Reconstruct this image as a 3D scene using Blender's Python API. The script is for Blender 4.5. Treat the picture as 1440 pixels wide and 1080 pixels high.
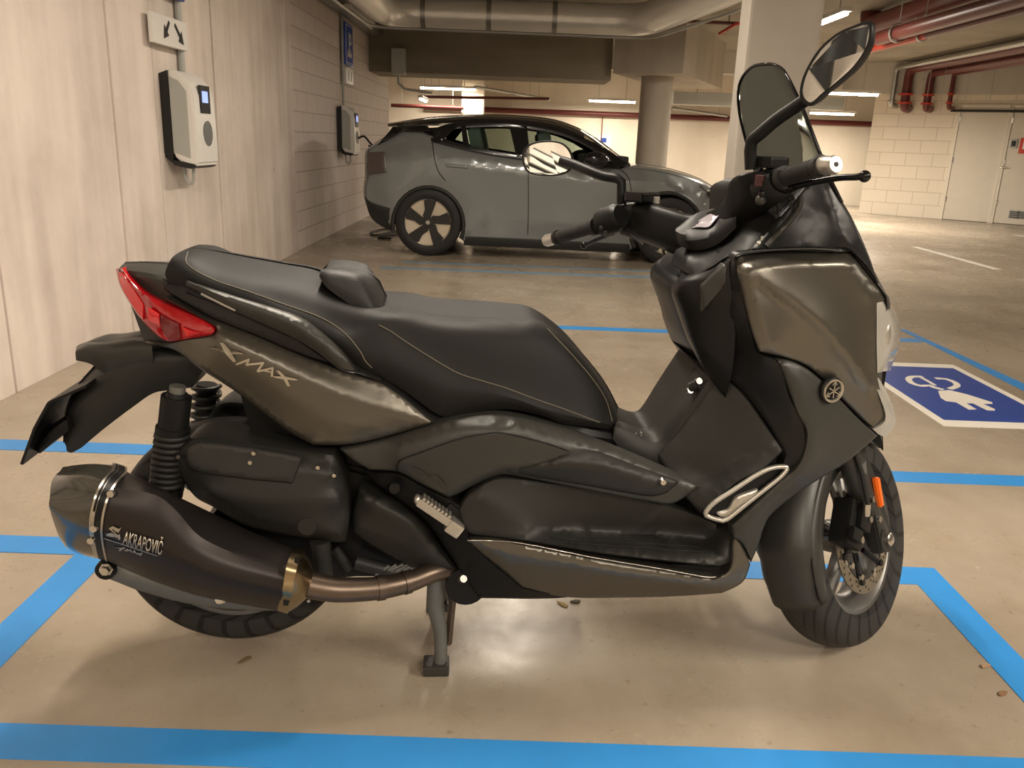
import bpy, bmesh, math, random
import numpy as np
from mathutils import Vector, Matrix
from mathutils.geometry import delaunay_2d_cdt

for o in list(bpy.data.objects):
    bpy.data.objects.remove(o)
SC = bpy.context.scene
COL = SC.collection
rnd = random.Random(7)
R = math.radians

# ------------------------------------------------------------------ camera
FPX, PITCH, ROLL, YAW, CAMH = 1171.72, .282729, .0373925, -.00433584, 1.18
_f = Vector((-math.sin(YAW)*math.cos(PITCH), math.cos(YAW)*math.cos(PITCH), -math.sin(PITCH)))
_r0 = Vector((math.cos(YAW), math.sin(YAW), 0))
_d0 = _f.cross(_r0)
_r = _r0*math.cos(ROLL) - _d0*math.sin(ROLL)
_d = _r0*math.sin(ROLL) + _d0*math.cos(ROLL)
CAM = Vector((0, 0, CAMH))
cd = bpy.data.cameras.new('camera')
cd.sensor_fit = 'HORIZONTAL'; cd.sensor_width = 36.0
cd.lens = 36.0*FPX/1440.0
cd.clip_start = .05; cd.clip_end = 100
cam = bpy.data.objects.new('camera', cd); COL.objects.link(cam)
cam.matrix_world = Matrix(((_r.x, -_d.x, -_f.x, CAM.x), (_r.y, -_d.y, -_f.y, CAM.y),
                           (_r.z, -_d.z, -_f.z, CAM.z), (0, 0, 0, 1)))
SC.camera = cam

# ------------------------------------------------------------------ world, exposure
SC.view_settings.view_transform = 'Standard'
SC.view_settings.look = 'None'
SC.view_settings.gamma = 1
SC.view_settings.use_curve_mapping = False
SC.view_settings.exposure = 1.0
w = bpy.data.worlds.new('world'); SC.world = w; w.use_nodes = True
w.node_tree.nodes['Background'].inputs[0].default_value = (.9, .8, .7, 1)
w.node_tree.nodes['Background'].inputs[1].default_value = .08

LAMP_COL = (1.0, .885, .745)
def area(name, loc, sx, sy, power, rot=(0, 0, 0), col=LAMP_COL):
    l = bpy.data.lights.new(name, 'AREA'); l.shape = 'RECTANGLE'
    l.size = sx; l.size_y = sy; l.energy = power; l.color = col
    o = bpy.data.objects.new(name, l); COL.objects.link(o)
    o.location = loc; o.rotation_euler = rot
    return o
# (x, y, z, length, along y?, power): the tube lights of the garage
LAMPS = [(-.35, 2.5, 2.74, 1.5, True, 40), (1.5, -1.9, 2.74, 1.5, False, 66), (-1.0, -2.6, 2.74, 1.5, True, 34),
         (3.45, 10.2, 2.66, 1.15, True, 50), (3.4, .2, 2.74, 1.5, True, 90), (.1, 6.0, 2.74, 1.5, True, 22),
         (5.4, 14.9, 2.2, 1.3, False, 125), (7.5, 5.0, 2.74, 1.5, True, 45)]
for i, (x, y, z, L, ay, pw) in enumerate(LAMPS):
    area('tube_light_glow', (x, y, z-.075), .12 if ay else L, L if ay else .12, pw)

# ------------------------------------------------------------------ pixel -> place helpers (photo measured at 1440x1080)
def ray(px, py):
    return _r*((px-720)/FPX) + _d*((py-540)/FPX) + _f
def atY(px, py, Y): d = ray(px, py); return CAM + d*(Y/d.y)
def atX(px, py, X): d = ray(px, py); return CAM + d*(X/d.x)
def atZ(px, py, Z=0.): d = ray(px, py); return CAM + d*((Z-CAMH)/d.z)

# the scooter's own frame: x forward, y to its left, z up; its near (right) side is -y
PSI = R(4.5); BO = Vector((-.635, 1.76, 0))
_c, _s = math.cos(PSI), math.sin(PSI)
def L(px, py, w):
    """point seen at (px,py) lying w metres to the right of the scooter's centre plane"""
    d = ray(px, py); n = Vector((-_s, _c, 0)); o = CAM - BO
    t = (-w - o.dot(n))/d.dot(n); p = o + d*t
    return Vector((_c*p.x + _s*p.y, -w, p.z))

# ------------------------------------------------------------------ materials
MATS = {}
def mat(name, col, rough=.5, metal=0., coat=0., bump=0., bscale=200., var=0., vscale=6., trans=0., emit=0., ior=1.45, spec=None, alpha=1.):
    if name in MATS: return MATS[name]
    m = bpy.data.materials.new(name); m.use_nodes = True; nt = m.node_tree; N = nt.nodes; LK = nt.links
    b = N['Principled BSDF']
    b.inputs['Base Color'].default_value = (*col, 1); b.inputs['Roughness'].default_value = rough
    b.inputs['Metallic'].default_value = metal; b.inputs['Coat Weight'].default_value = coat
    b.inputs['Coat Roughness'].default_value = .08
    b.inputs['Transmission Weight'].default_value = trans; b.inputs['IOR'].default_value = ior
    b.inputs['Alpha'].default_value = alpha
    if spec is not None: b.inputs['Specular IOR Level'].default_value = spec
    if emit: b.inputs['Emission Color'].default_value = (*col, 1); b.inputs['Emission Strength'].default_value = emit
    tc = N.new('ShaderNodeTexCoord')
    if bump:
        n = N.new('ShaderNodeTexNoise'); n.inputs['Scale'].default_value = bscale; n.inputs['Detail'].default_value = 3
        LK.new(tc.outputs['Object'], n.inputs['Vector'])
        bp = N.new('ShaderNodeBump'); bp.inputs['Strength'].default_value = bump; bp.inputs['Distance'].default_value = .002
        LK.new(n.outputs[0], bp.inputs['Height']); LK.new(bp.outputs[0], b.inputs['Normal'])
    if var:
        n = N.new('ShaderNodeTexNoise'); n.inputs['Scale'].default_value = vscale; n.inputs['Detail'].default_value = 5
        LK.new(tc.outputs['Object'], n.inputs['Vector'])
        mx = N.new('ShaderNodeMapRange'); mx.inputs['To Min'].default_value = 1-var; mx.inputs['To Max'].default_value = 1+var
        LK.new(n.outputs[0], mx.inputs[0])
        mm = N.new('ShaderNodeMix'); mm.data_type = 'RGBA'; mm.blend_type = 'MULTIPLY'; mm.inputs['Factor'].default_value = 1
        mm.inputs['A'].default_value = (*col, 1); LK.new(mx.outputs[0], mm.inputs['B']); LK.new(mm.outputs['Result'], b.inputs['Base Color'])
    MATS[name] = m
    return m

# ------------------------------------------------------------------ mesh helpers
def new_obj(name, verts, faces, material=None, parent=None, smooth=None, matrix=None):
    me = bpy.data.meshes.new(name); me.from_pydata([tuple(v) for v in verts], [], faces); me.validate(); me.update()
    return finish(name, me, material, parent, smooth, matrix)
def finish(name, me, material=None, parent=None, smooth=None, matrix=None):
    if material: me.materials.append(material)
    if smooth is not None:
        for p in me.polygons: p.use_smooth = True
        me.set_sharp_from_angle(angle=R(smooth))
    o = bpy.data.objects.new(name, me); COL.objects.link(o)
    if parent is not None: o.parent = parent
    if matrix is not None: o.matrix_local = matrix
    return o
class MB:
    """collects shapes into ONE mesh"""
    def __init__(s): s.v = []; s.f = []
    def add(s, vs, fs):
        k = len(s.v); s.v += [Vector(v) for v in vs]; s.f += [tuple(i+k for i in f) for f in fs]; return s
    def box(s, c, size, rot=None, b=0.):
        x, y, z = [q/2 for q in size]
        if b <= 0:
            vs = [Vector((i*x, j*y, k*z)) for i in (-1, 1) for j in (-1, 1) for k in (-1, 1)]
            fs = [(0, 1, 3, 2), (4, 6, 7, 5), (0, 4, 5, 1), (2, 3, 7, 6), (0, 2, 6, 4), (1, 5, 7, 3)]
        else:
            bm = bmesh.new(); bmesh.ops.create_cube(bm, size=1)
            for v in bm.verts: v.co = Vector((v.co.x*2*x, v.co.y*2*y, v.co.z*2*z))
            bmesh.ops.bevel(bm, geom=bm.edges[:], offset=b, segments=2, affect='EDGES', profile=.7)
            bm.verts.ensure_lookup_table()
            vs = [v.co.copy() for v in bm.verts]; fs = [tuple(v.index for v in f.verts) for f in bm.faces]; bm.free()
        if rot is not None: vs = [rot @ v for v in vs]
        return s.add([v+Vector(c) for v in vs], fs)
    def tube(s, pts, rad, seg=12, cap=True):
        pts = [Vector(p) for p in pts]; n = len(pts)
        rr = [rad]*n if not hasattr(rad, '__len__') else rad
        t = (pts[1]-pts[0]).normalized(); up = Vector((0, 0, 1)) if abs(t.z) < .9 else Vector((1, 0, 0))
        a = t.cross(up).normalized(); vs = []; fs = []
        for i, p in enumerate(pts):
            t = ((pts[min(i+1, n-1)]-p).normalized() + (p-pts[max(i-1, 0)]).normalized()).normalized()
            a = (a - t*a.dot(t)).normalized(); b = t.cross(a)
            for k in range(seg):
                g = 2*math.pi*k/seg; vs.append(p + (a*math.cos(g)+b*math.sin(g))*rr[i])
        for i in range(n-1):
            for k in range(seg):
                k2 = (k+1) % seg; fs.append((i*seg+k, i*seg+k2, (i+1)*seg+k2, (i+1)*seg+k))
        if cap: fs.append(tuple(range(seg))[::-1]); fs.append(tuple((n-1)*seg+k for k in range(seg)))
        return s.add(vs, fs)
    def lathe(s, prof, seg=24, M=None):
        """profile of (r, h) spun round local y (the wheel axis)"""
        vs = []; fs = []; n = len(prof)
        for k in range(seg):
            g = 2*math.pi*k/seg
            for r, h in prof: vs.append(Vector((r*math.cos(g), h, r*math.sin(g))))
        for k in range(seg):
            for i in range(n-1):
                a = k*n+i; b = ((k+1) % seg)*n+i; fs.append((a, a+1, b+1, b))
        if M is not None: vs = [M @ v for v in vs]
        return s.add(vs, fs)
    def prism(s, poly, d, M=None):
        """polygon (x,z) pushed from y=d[0] to y=d[1]"""
        n = len(poly); vs = [Vector((x, d[0], z)) for x, z in poly] + [Vector((x, d[1], z)) for x, z in poly]
        fs = [tuple(range(n)), tuple(range(2*n-1, n-1, -1))] + [(i, n+i, n+(i+1) % n, (i+1) % n) for i in range(n)]
        if M is not None: vs = [M @ v for v in vs]
        return s.add(vs, fs)
    def sphere(s, c, r, seg=14, sc=(1, 1, 1)):
        bm = bmesh.new(); bmesh.ops.create_uvsphere(bm, u_segments=seg, v_segments=seg//2+2, radius=r)
        vs = [Vector((v.co.x*sc[0], v.co.y*sc[1], v.co.z*sc[2]))+Vector(c) for v in bm.verts]
        fs = [tuple(v.index for v in f.verts) for f in bm.faces]; bm.free()
        return s.add(vs, fs)
    def build(s, name, material, parent=None, smooth=None, matrix=None, bevel=0., fix=True):
        me = bpy.data.meshes.new(name)
        if matrix is None and parent is None and s.v:
            pass
        me.from_pydata([tuple(v) for v in s.v], [], s.f); me.validate()
        if fix:
            bm = bmesh.new(); bm.from_mesh(me); bmesh.ops.recalc_face_normals(bm, faces=bm.faces[:])
            if bevel: bmesh.ops.bevel(bm, geom=[e for e in bm.edges if e.is_manifold and e.calc_face_angle(0) > .6], offset=bevel, segments=2, affect='EDGES')
            bm.to_mesh(me); bm.free()
        me.update()
        return finish(name, me, material, parent, smooth, matrix)
def tag(o, label=None, cat=None, group=None, kind=None):
    if label: o['label'] = label
    if cat: o['category'] = cat
    if group: o['group'] = group
    if kind: o['kind'] = kind
    return o
def empty(name, loc=(0, 0, 0), rz=0.):
    o = bpy.data.objects.new(name, None); COL.objects.link(o); o.location = loc; o.rotation_euler = (0, 0, rz)
    o.empty_display_size = .1
    return o
def copy_tree(o, parent=None):
    c = o.copy(); COL.objects.link(c)
    if parent is not None: c.parent = parent
    for ch in [q for q in bpy.data.objects if q.parent == o]: copy_tree(ch, c)
    return c
def pipe(name, pts, rad, m, parent=None, seg=12, smooth=40):
    return MB().tube(pts, rad, seg).build(name, m, parent, smooth)
def at_base(o):
    """put a mesh's origin at its base"""
    co = [v.co for v in o.data.vertices]
    c = Vector((sum(v.x for v in co)/len(co), sum(v.y for v in co)/len(co), min(v.z for v in co)))
    o.data.transform(Matrix.Translation(-c)); o.location = o.location + c
    return o
def crom(pts, closed=False, step=5., corner=None):
    """Catmull-Rom through n-dim points; points whose flag is set stay corners"""
    P = [np.array(p, float) for p in pts]; n = len(P); out = []
    corner = corner or [False]*n
    for i in range(n if closed else n-1):
        p1 = P[i]; p2 = P[(i+1) % n]
        p0 = P[i-1] if (i > 0 or closed) and not corner[i] else p1
        p3 = P[(i+2) % n] if (closed or i+2 < n) and not corner[(i+1) % n] else p2
        d = np.linalg.norm((p2-p1)[:2]); k = max(1, int(round(d/step)))
        for j in range(k):
            t = j/k
            out.append(.5*((2*p1) + (p2-p0)*t + (2*p0-5*p1+4*p2-p3)*t*t + (3*p1-p0-3*p2+p3)*t**3))
    if not closed: out.append(P[-1])
    return out

def panel(name, outline, m, parent, creases=(), t=.015, mirror=True, inset=2.2, grid=6., edge=.005, place=None, w0=None, smooth=60, lift=None, step=5., relax=2):
    """A moulded panel. outline/creases: (px,py,w[,1 = corner]) measured on the photo, w = metres out from the centre plane.
    The skin between outline and creases is relaxed like a membrane, rounded at the edge and given thickness t."""
    place = place or L
    O = [(p[0], p[1], p[2] if len(p) > 2 else w0) for p in outline]
    cf = [len(p) > 3 and bool(p[3]) for p in outline]
    A = crom(O, True, step, cf); n = len(A)
    A = np.array(A)
    area2 = np.sum(A[:, 0]*np.roll(A[:, 1], -1) - np.roll(A[:, 0], -1)*A[:, 1])
    if area2 < 0: A = A[::-1]
    # inset ring
    B = []
    for i in range(n):
        a, b, c = A[i-1, :2], A[i, :2], A[(i+1) % n, :2]
        e1 = (b-a)/(np.linalg.norm(b-a)+1e-9); e2 = (c-b)/(np.linalg.norm(c-b)+1e-9)
        n1 = np.array([-e1[1], e1[0]]); n2 = np.array([-e2[1], e2[0]])
        nn = n1+n2; nn /= max(np.linalg.norm(nn), 1e-6); k = min(1/max(nn.dot(n1), .35), 2.2)
        q = b+nn*inset*k; B.append([q[0], q[1], A[i, 2]])
    B = np.array(B)
    pts = [list(x) for x in B]; edges = [(i, (i+1) % n) for i in range(n)]
    for cr in creases:
        ccf = [len(p) > 3 and bool(p[3]) for p in cr]
        C = crom([(p[0], p[1], p[2]) for p in cr], False, step, ccf); k0 = len(pts)
        pts += [list(x) for x in C]; edges += [(k0+i, k0+i+1) for i in range(len(C)-1)]
    nfix = len(pts)
    fx = np.array(pts)[:, :2]
    def inside(x, y):
        c = False; px, py = B[:, 0], B[:, 1]
        x2, y2 = np.roll(px, -1), np.roll(py, -1)
        m_ = ((py > y) != (y2 > y)); xi = px + (y-py)*(x2-px)/(y2-py+1e-12)
        return (np.sum(m_ & (x < xi)) % 2) == 1
    x0, y0 = B[:, 0].min(), B[:, 1].min(); x1, y1 = B[:, 0].max(), B[:, 1].max()
    row = 0; yy = y0+grid*.5
    while yy < y1:
        xx = x0 + (grid*.5 if row % 2 else 0)
        while xx < x1:
            if inside(xx, yy) and np.min(np.sum((fx-[xx, yy])**2, 1)) > (grid*.55)**2: pts.append([xx, yy, 0.])
            xx += grid
        yy += grid*.87; row += 1
    vin = [Vector((p[0], p[1])) for p in pts]
    vo, eo, fo, ov, oe, of = delaunay_2d_cdt(vin, edges, [], 1, 1e-4)
    N = len(vo); W = np.zeros(N); fixed = np.zeros(N, bool); ringidx = {}
    for i, src in enumerate(ov):
        for s in src:
            if s < nfix: fixed[i] = True; W[i] = pts[s][2]
            if s < n: ringidx[s] = i
    nb = [set() for _ in range(N)]
    for f in fo:
        for k in range(len(f)): nb[f[k]].add(f[(k+1) % len(f)]); nb[f[(k+1) % len(f)]].add(f[k])
    # verts made by crossing constraints
    for i, src in enumerate(ov):
        if not src and nb[i]:
            pass
    un = [i for i in range(N) if not fixed[i] and nb[i]]
    if un:
        ix = {v: k for k, v in enumerate(un)}; M_ = np.zeros((len(un), len(un))); bb = np.zeros(len(un))
        for v, k in ix.items():
            M_[k, k] = len(nb[v])
            for q in nb[v]:
                if q in ix: M_[k, ix[q]] -= 1
                else: bb[k] += W[q]
        sol = np.linalg.solve(M_, bb)
        for v, k in ix.items(): W[v] = sol[k]
    if lift:
        for i in range(N):
            if not (i in ringidx.values()): W[i] += lift(vo[i].x, vo[i].y)
    ringset = set(ringidx.values())
    for _ in range(relax):
        W2 = W.copy()
        for i in range(N):
            if i not in ringset and nb[i]: W2[i] = .5*W[i] + .5*sum(W[q] for q in nb[i])/len(nb[i])
        W = W2
    V = [place(vo[i].x, vo[i].y, W[i]) for i in range(N)]
    F = [tuple(f) for f in fo]
    # edge ring and skirt
    k0 = len(V); sgn = 1
    V += [place(A[i, 0], A[i, 1], A[i, 2]-edge) for i in range(n)]
    k1 = len(V)
    back = (lambda p: Vector((p.x, p.y+t, p.z)))
    V += [back(V[k0+i]) for i in range(n)]
    for i in range(n):
        j = (i+1) % n
        if i in ringidx and j in ringidx and ringidx[i] != ringidx[j]: F.append((ringidx[i], ringidx[j], k0+j, k0+i))
        elif i in ringidx: F.append((ringidx[i], k0+j, k0+i))
        F.append((k0+i, k0+j, k1+j, k1+i))
    # inner skin closes the solid
    kb = len(V); V += [back(place(vo[i].x, vo[i].y, W[i]-edge)) for i in range(N)]
    for f in fo: F.append(tuple(kb+q for q in reversed(f)))
    for i in range(n):
        j = (i+1) % n
        if i in ringidx and j in ringidx and ringidx[i] != ringidx[j]: F.append((k1+i, k1+j, kb+ringidx[j], kb+ringidx[i]))
    def mk(VV, flip):
        me = bpy.data.meshes.new(name)
        me.from_pydata([tuple(v) for v in VV], [], [f[::-1] if flip else f for f in F]); me.validate()
        bm = bmesh.new(); bm.from_mesh(me)
        loose = [v for v in bm.verts if not v.link_faces]; bmesh.ops.delete(bm, geom=loose, context='VERTS')
        bmesh.ops.recalc_face_normals(bm, faces=bm.faces[:]); bm.to_mesh(me); bm.free(); me.update()
        return finish(name, me, m, parent, smooth)
    o = mk(V, False)
    if mirror: mk([Vector((v.x, -v.y, v.z)) for v in V], True)
    return o

def resample(P3, n):
    P3 = [np.array(p) for p in P3]; d = [0.]
    for a, b in zip(P3, P3[1:]): d.append(d[-1]+np.linalg.norm(b-a))
    d = np.array(d); P3 = np.array(P3); q = np.linspace(0, d[-1], n)
    return np.stack([np.interp(q, d, P3[:, k]) for k in range(3)], 1)
def split_loose(o):
    """each separate piece of a part becomes a part of its own"""
    me = o.data; bm = bmesh.new(); bm.from_mesh(me); bm.verts.ensure_lookup_table(); seen = set(); isl = []
    for v in bm.verts:
        if v.index in seen: continue
        st = [v]; seen.add(v.index); g = []
        while st:
            a = st.pop(); g.append(a.index)
            for e in a.link_edges:
                b = e.other_vert(a)
                if b.index not in seen: seen.add(b.index); st.append(b)
        isl.append(set(g))
    bm.free()
    if len(isl) < 2: return
    for g in isl:
        m2 = me.copy(); bm = bmesh.new(); bm.from_mesh(m2); bm.verts.ensure_lookup_table()
        bmesh.ops.delete(bm, geom=[v for v in bm.verts if v.index not in g], context='VERTS'); bm.to_mesh(m2); bm.free()
        c = o.copy(); c.data = m2; COL.objects.link(c)
    bpy.data.objects.remove(o)
from mathutils.bvhtree import BVHTree
def on_skin(o, off=.0015):
    """photo point -> point just off the skin of part o (scooter frame)"""
    me = o.data; bvh = BVHTree.FromPolygons([v.co for v in me.vertices], [tuple(p.vertices) for p in me.polygons])
    rc = CAM - BO; cl = Vector((_c*rc.x+_s*rc.y, -_s*rc.x+_c*rc.y, CAM.z))
    def f(px, py, h=0., w=.2):
        d = ray(px, py).normalized(); dl = Vector((_c*d.x+_s*d.y, -_s*d.x+_c*d.y, d.z))
        hit, nrm, i, dist = bvh.ray_cast(cl, dl)
        if hit is None: return L(px, py, w)
        if nrm.dot(dl) > 0: nrm = -nrm
        return hit - dl*(off+h)*1.3
    return f
def loft(name, guides, m, parent, n=40, across=4, mirror=True, closed=False, caps=True, place=None, smooth=40, sharp=(), raw=False):
    """Skin over guide curves (each a list of (px,py,w) or 3-D points), outermost/lowest first, the last near the centre plane.
    mirror=True repeats them on the far side of the centre plane."""
    place = place or L
    G = []
    for g in guides:
        p3 = [Vector(p) for p in g] if raw else [place(*p[:3]) for p in g]
        fine = crom([tuple(p) for p in p3], False, .01)
        G.append(resample(fine, n))
    if mirror: G = G + [np.array([[p[0], -p[1], p[2]] for p in g]) for g in reversed(G)]
    k = len(G); G = np.array(G)
    V = []; ring = []
    for i in range(n):
        sec = [tuple(G[j, i]) for j in range(k)]
        r = []
        for j in range(k if closed else k-1):
            p1 = np.array(sec[j]); p2 = np.array(sec[(j+1) % k])
            s1 = j in sharp or (mirror and (k-1-j) in sharp); s2 = (j+1) % k in sharp or (mirror and (k-1-((j+1) % k)) in sharp)
            p0 = np.array(sec[j-1]) if (j > 0 or closed) and not s1 else p1
            p3 = np.array(sec[(j+2) % k]) if (closed or j+2 < k) and not s2 else p2
            for q in range(across):
                t = q/across
                r.append(.5*((2*p1)+(p2-p0)*t+(2*p0-5*p1+4*p2-p3)*t*t+(3*p1-p0-3*p2+p3)*t**3))
        if not closed: r.append(np.array(sec[-1]))
        ring.append(len(r)); V += [Vector(x) for x in r]
    c = ring[0]; F = []
    for i in range(n-1):
        for j in range(c if closed else c-1):
            j2 = (j+1) % c; F.append((i*c+j, i*c+j2, (i+1)*c+j2, (i+1)*c+j))
    if not closed:   # close underneath
        for i in range(n-1): F.append((i*c+c-1, i*c, (i+1)*c, (i+1)*c+c-1))
    if caps: F.append(tuple(range(c))[::-1]); F.append(tuple((n-1)*c+j for j in range(c)))
    mb = MB(); mb.add(V, F)
    me_o = mb.build(name, m, parent, smooth)
    return me_o
def text_mesh(name, s, m, parent, mapper, depth=.001, size=1., shear=0., bold=0.):
    cu = bpy.data.curves.new(name, 'FONT'); cu.body = s; cu.size = size; cu.shear = shear; cu.offset = bold; cu.resolution_u = 3
    o = bpy.data.objects.new(name, cu); COL.objects.link(o)
    dg = bpy.context.evaluated_depsgraph_get(); dg.update()
    me = bpy.data.meshes.new_from_object(o.evaluated_get(dg)); bpy.data.objects.remove(o)
    W_ = max(v.co.x for v in me.vertices); x0 = min(v.co.x for v in me.vertices)
    bm = bmesh.new(); bm.from_mesh(me)
    r = bmesh.ops.extrude_face_region(bm, geom=bm.faces[:])
    new = [g for g in r['geom'] if isinstance(g, bmesh.types.BMVert)]; ns = set(new)
    for v in bm.verts:
        v.co = mapper((v.co.x-x0)/(W_-x0), v.co.y/size, 1 if v in ns else 0)
    bmesh.ops.recalc_face_normals(bm, faces=bm.faces[:])
    bm.to_mesh(me); bm.free()
    return finish(name, me, m, parent)
# ================================================================== THE GARAGE
def floor_mat():
    m = bpy.data.materials.new('floor_coating'); m.use_nodes = True; nt = m.node_tree; N = nt.nodes; K = nt.links
    b = N['Principled BSDF']; g = N.new('ShaderNodeNewGeometry')
    def noise(sc, det, rough=.55, stretch=None):
        n = N.new('ShaderNodeTexNoise'); n.inputs['Scale'].default_value = sc; n.inputs['Detail'].default_value = det; n.inputs['Roughness'].default_value = rough
        if stretch:
            mp = N.new('ShaderNodeMapping'); mp.inputs['Scale'].default_value = stretch; K.new(g.outputs['Position'], mp.inputs[0]); K.new(mp.outputs[0], n.inputs['Vector'])
        else: K.new(g.outputs['Position'], n.inputs['Vector'])
        return n
    a = noise(.9, 8, .62); r1 = N.new('ShaderNodeValToRGB'); K.new(a.outputs[0], r1.inputs[0])
    r1.color_ramp.elements[0].position = .32; r1.color_ramp.elements[0].color = (.285, .237, .178, 1)
    r1.color_ramp.elements[1].position = .68; r1.color_ramp.elements[1].color = (.44, .375, .295, 1)
    s = noise(3.2, 10, .7, (1, .8, 1)); r2 = N.new('ShaderNodeValToRGB'); K.new(s.outputs[0], r2.inputs[0])
    r2.color_ramp.elements[0].position = .34; r2.color_ramp.elements[0].color = (.88, .85, .80, 1)
    r2.color_ramp.elements[1].position = .56; r2.color_ramp.elements[1].color = (1, 1, 1, 1)
    mx = N.new('ShaderNodeMix'); mx.data_type = 'RGBA'; mx.blend_type = 'MULTIPLY'; mx.inputs['Factor'].default_value = .9
    K.new(r1.outputs[0], mx.inputs['A']); K.new(r2.outputs[0], mx.inputs['B'])
    d = noise(38, 4, .6); r3 = N.new('ShaderNodeValToRGB'); K.new(d.outputs[0], r3.inputs[0])
    r3.color_ramp.elements[0].position = .27; r3.color_ramp.elements[0].color = (.62, .56, .48, 1)
    r3.color_ramp.elements[1].position = .36; r3.color_ramp.elements[1].color = (1, 1, 1, 1)
    m2 = N.new('ShaderNodeMix'); m2.data_type = 'RGBA'; m2.blend_type = 'MULTIPLY'; m2.inputs['Factor'].default_value = .8
    K.new(mx.outputs['Result'], m2.inputs['A']); K.new(r3.outputs[0], m2.inputs['B'])
    K.new(m2.outputs['Result'], b.inputs['Base Color'])
    rn = noise(1.7, 6, .65); mr = N.new('ShaderNodeMapRange'); K.new(rn.outputs[0], mr.inputs[0])
    mr.inputs['From Min'].default_value = .3; mr.inputs['From Max'].default_value = .7
    mr.inputs['To Min'].default_value = .17; mr.inputs['To Max'].default_value = .42
    K.new(mr.outputs[0], b.inputs['Roughness'])
    bn = noise(9, 5); bp = N.new('ShaderNodeBump'); bp.inputs['Strength'].default_value = .12; bp.inputs['Distance'].default_value = .01
    K.new(bn.outputs[0], bp.inputs['Height']); K.new(bp.outputs[0], b.inputs['Normal'])
    return m
def concrete(name, c1, c2, streak=(6, 6, .6), sc=1., rough=.8, bump=.25):
    m = bpy.data.materials.new(name); m.use_nodes = True; nt = m.node_tree; N = nt.nodes; K = nt.links
    b = N['Principled BSDF']; b.inputs['Roughness'].default_value = rough; g = N.new('ShaderNodeNewGeometry')
    mp = N.new('ShaderNodeMapping'); mp.inputs['Scale'].default_value = streak; K.new(g.outputs['Position'], mp.inputs[0])
    n = N.new('ShaderNodeTexNoise'); n.inputs['Scale'].default_value = sc; n.inputs['Detail'].default_value = 7; K.new(mp.outputs[0], n.inputs['Vector'])
    n2 = N.new('ShaderNodeTexNoise'); n2.inputs['Scale'].default_value = 1.4; n2.inputs['Detail'].default_value = 9; n2.inputs['Roughness'].default_value = .65; K.new(g.outputs['Position'], n2.inputs['Vector'])
    ad = N.new('ShaderNodeMath'); ad.operation = 'ADD'; K.new(n.outputs[0], ad.inputs[0]); K.new(n2.outputs[0], ad.inputs[1])
    r = N.new('ShaderNodeValToRGB'); K.new(ad.outputs[0], r.inputs[0])
    h = N.new('ShaderNodeMath'); h.operation = 'MULTIPLY'; h.inputs[1].default_value = .5; K.new(ad.outputs[0], h.inputs[0]); K.new(h.outputs[0], r.inputs[0])
    r.color_ramp.elements[0].position = .36; r.color_ramp.elements[0].color = (*c1, 1)
    r.color_ramp.elements[1].position = .6; r.color_ramp.elements[1].color = (*c2, 1)
    # small pits and rust dots
    n3 = N.new('ShaderNodeTexNoise'); n3.inputs['Scale'].default_value = 9; n3.inputs['Detail'].default_value = 2; K.new(g.outputs['Position'], n3.inputs['Vector'])
    r3 = N.new('ShaderNodeValToRGB'); K.new(n3.outputs[0], r3.inputs[0])
    r3.color_ramp.elements[0].position = .20; r3.color_ramp.elements[0].color = (.45, .36, .28, 1)
    r3.color_ramp.elements[1].position = .222; r3.color_ramp.elements[1].color = (1, 1, 1, 1)
    mx = N.new('ShaderNodeMix'); mx.data_type = 'RGBA'; mx.blend_type = 'MULTIPLY'; mx.inputs['Factor'].default_value = 1
    K.new(r.outputs[0], mx.inputs['A']); K.new(r3.outputs[0], mx.inputs['B']); K.new(mx.outputs['Result'], b.inputs['Base Color'])
    bp = N.new('ShaderNodeBump'); bp.inputs['Strength'].default_value = bump; bp.inputs['Distance'].default_value = .01
    K.new(n2.outputs[0], bp.inputs['Height']); K.new(bp.outputs[0], b.inputs['Normal'])
    return m
def block_mat(name, c, mortar, rot, w_=.44, h_=.2):
    m = bpy.data.materials.new(name); m.use_nodes = True; nt = m.node_tree; N = nt.nodes; K = nt.links
    b = N['Principled BSDF']; b.inputs['Roughness'].default_value = .72; g = N.new('ShaderNodeNewGeometry')
    tc = N.new('ShaderNodeTexCoord'); sx = N.new('ShaderNodeSeparateXYZ'); K.new(tc.outputs['Object'], sx.inputs[0])
    mp = N.new('ShaderNodeCombineXYZ'); K.new(sx.outputs[rot], mp.inputs[0]); K.new(sx.outputs['Z'], mp.inputs[1])
    br = N.new('ShaderNodeTexBrick'); K.new(mp.outputs[0], br.inputs['Vector'])
    br.inputs['Scale'].default_value = 1; br.inputs['Brick Width'].default_value = w_; br.inputs['Row Height'].default_value = h_
    br.inputs['Mortar Size'].default_value = .006; br.inputs['Mortar Smooth'].default_value = .4
    br.inputs['Color1'].default_value = (*c, 1); br.inputs['Color2'].default_value = (c[0]*.95, c[1]*.95, c[2]*.95, 1); br.inputs['Mortar'].default_value = (*mortar, 1)
    K.new(br.outputs['Color'], b.inputs['Base Color'])
    bp = N.new('ShaderNodeBump'); bp.inputs['Strength'].default_value = .5; bp.inputs['Distance'].default_value = .006; bp.invert = True
    K.new(br.outputs['Fac'], bp.inputs['Height']); K.new(bp.outputs[0], b.inputs['Normal'])
    return m
M_floor = floor_mat()
M_wall = concrete('painted_concrete', (.58, .50, .44), (.80, .71, .645))
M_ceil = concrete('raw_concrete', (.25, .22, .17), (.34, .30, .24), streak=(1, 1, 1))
M_beam = concrete('beam_concrete', (.21, .18, .13), (.28, .245, .185), streak=(.6, .6, 4))
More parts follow.
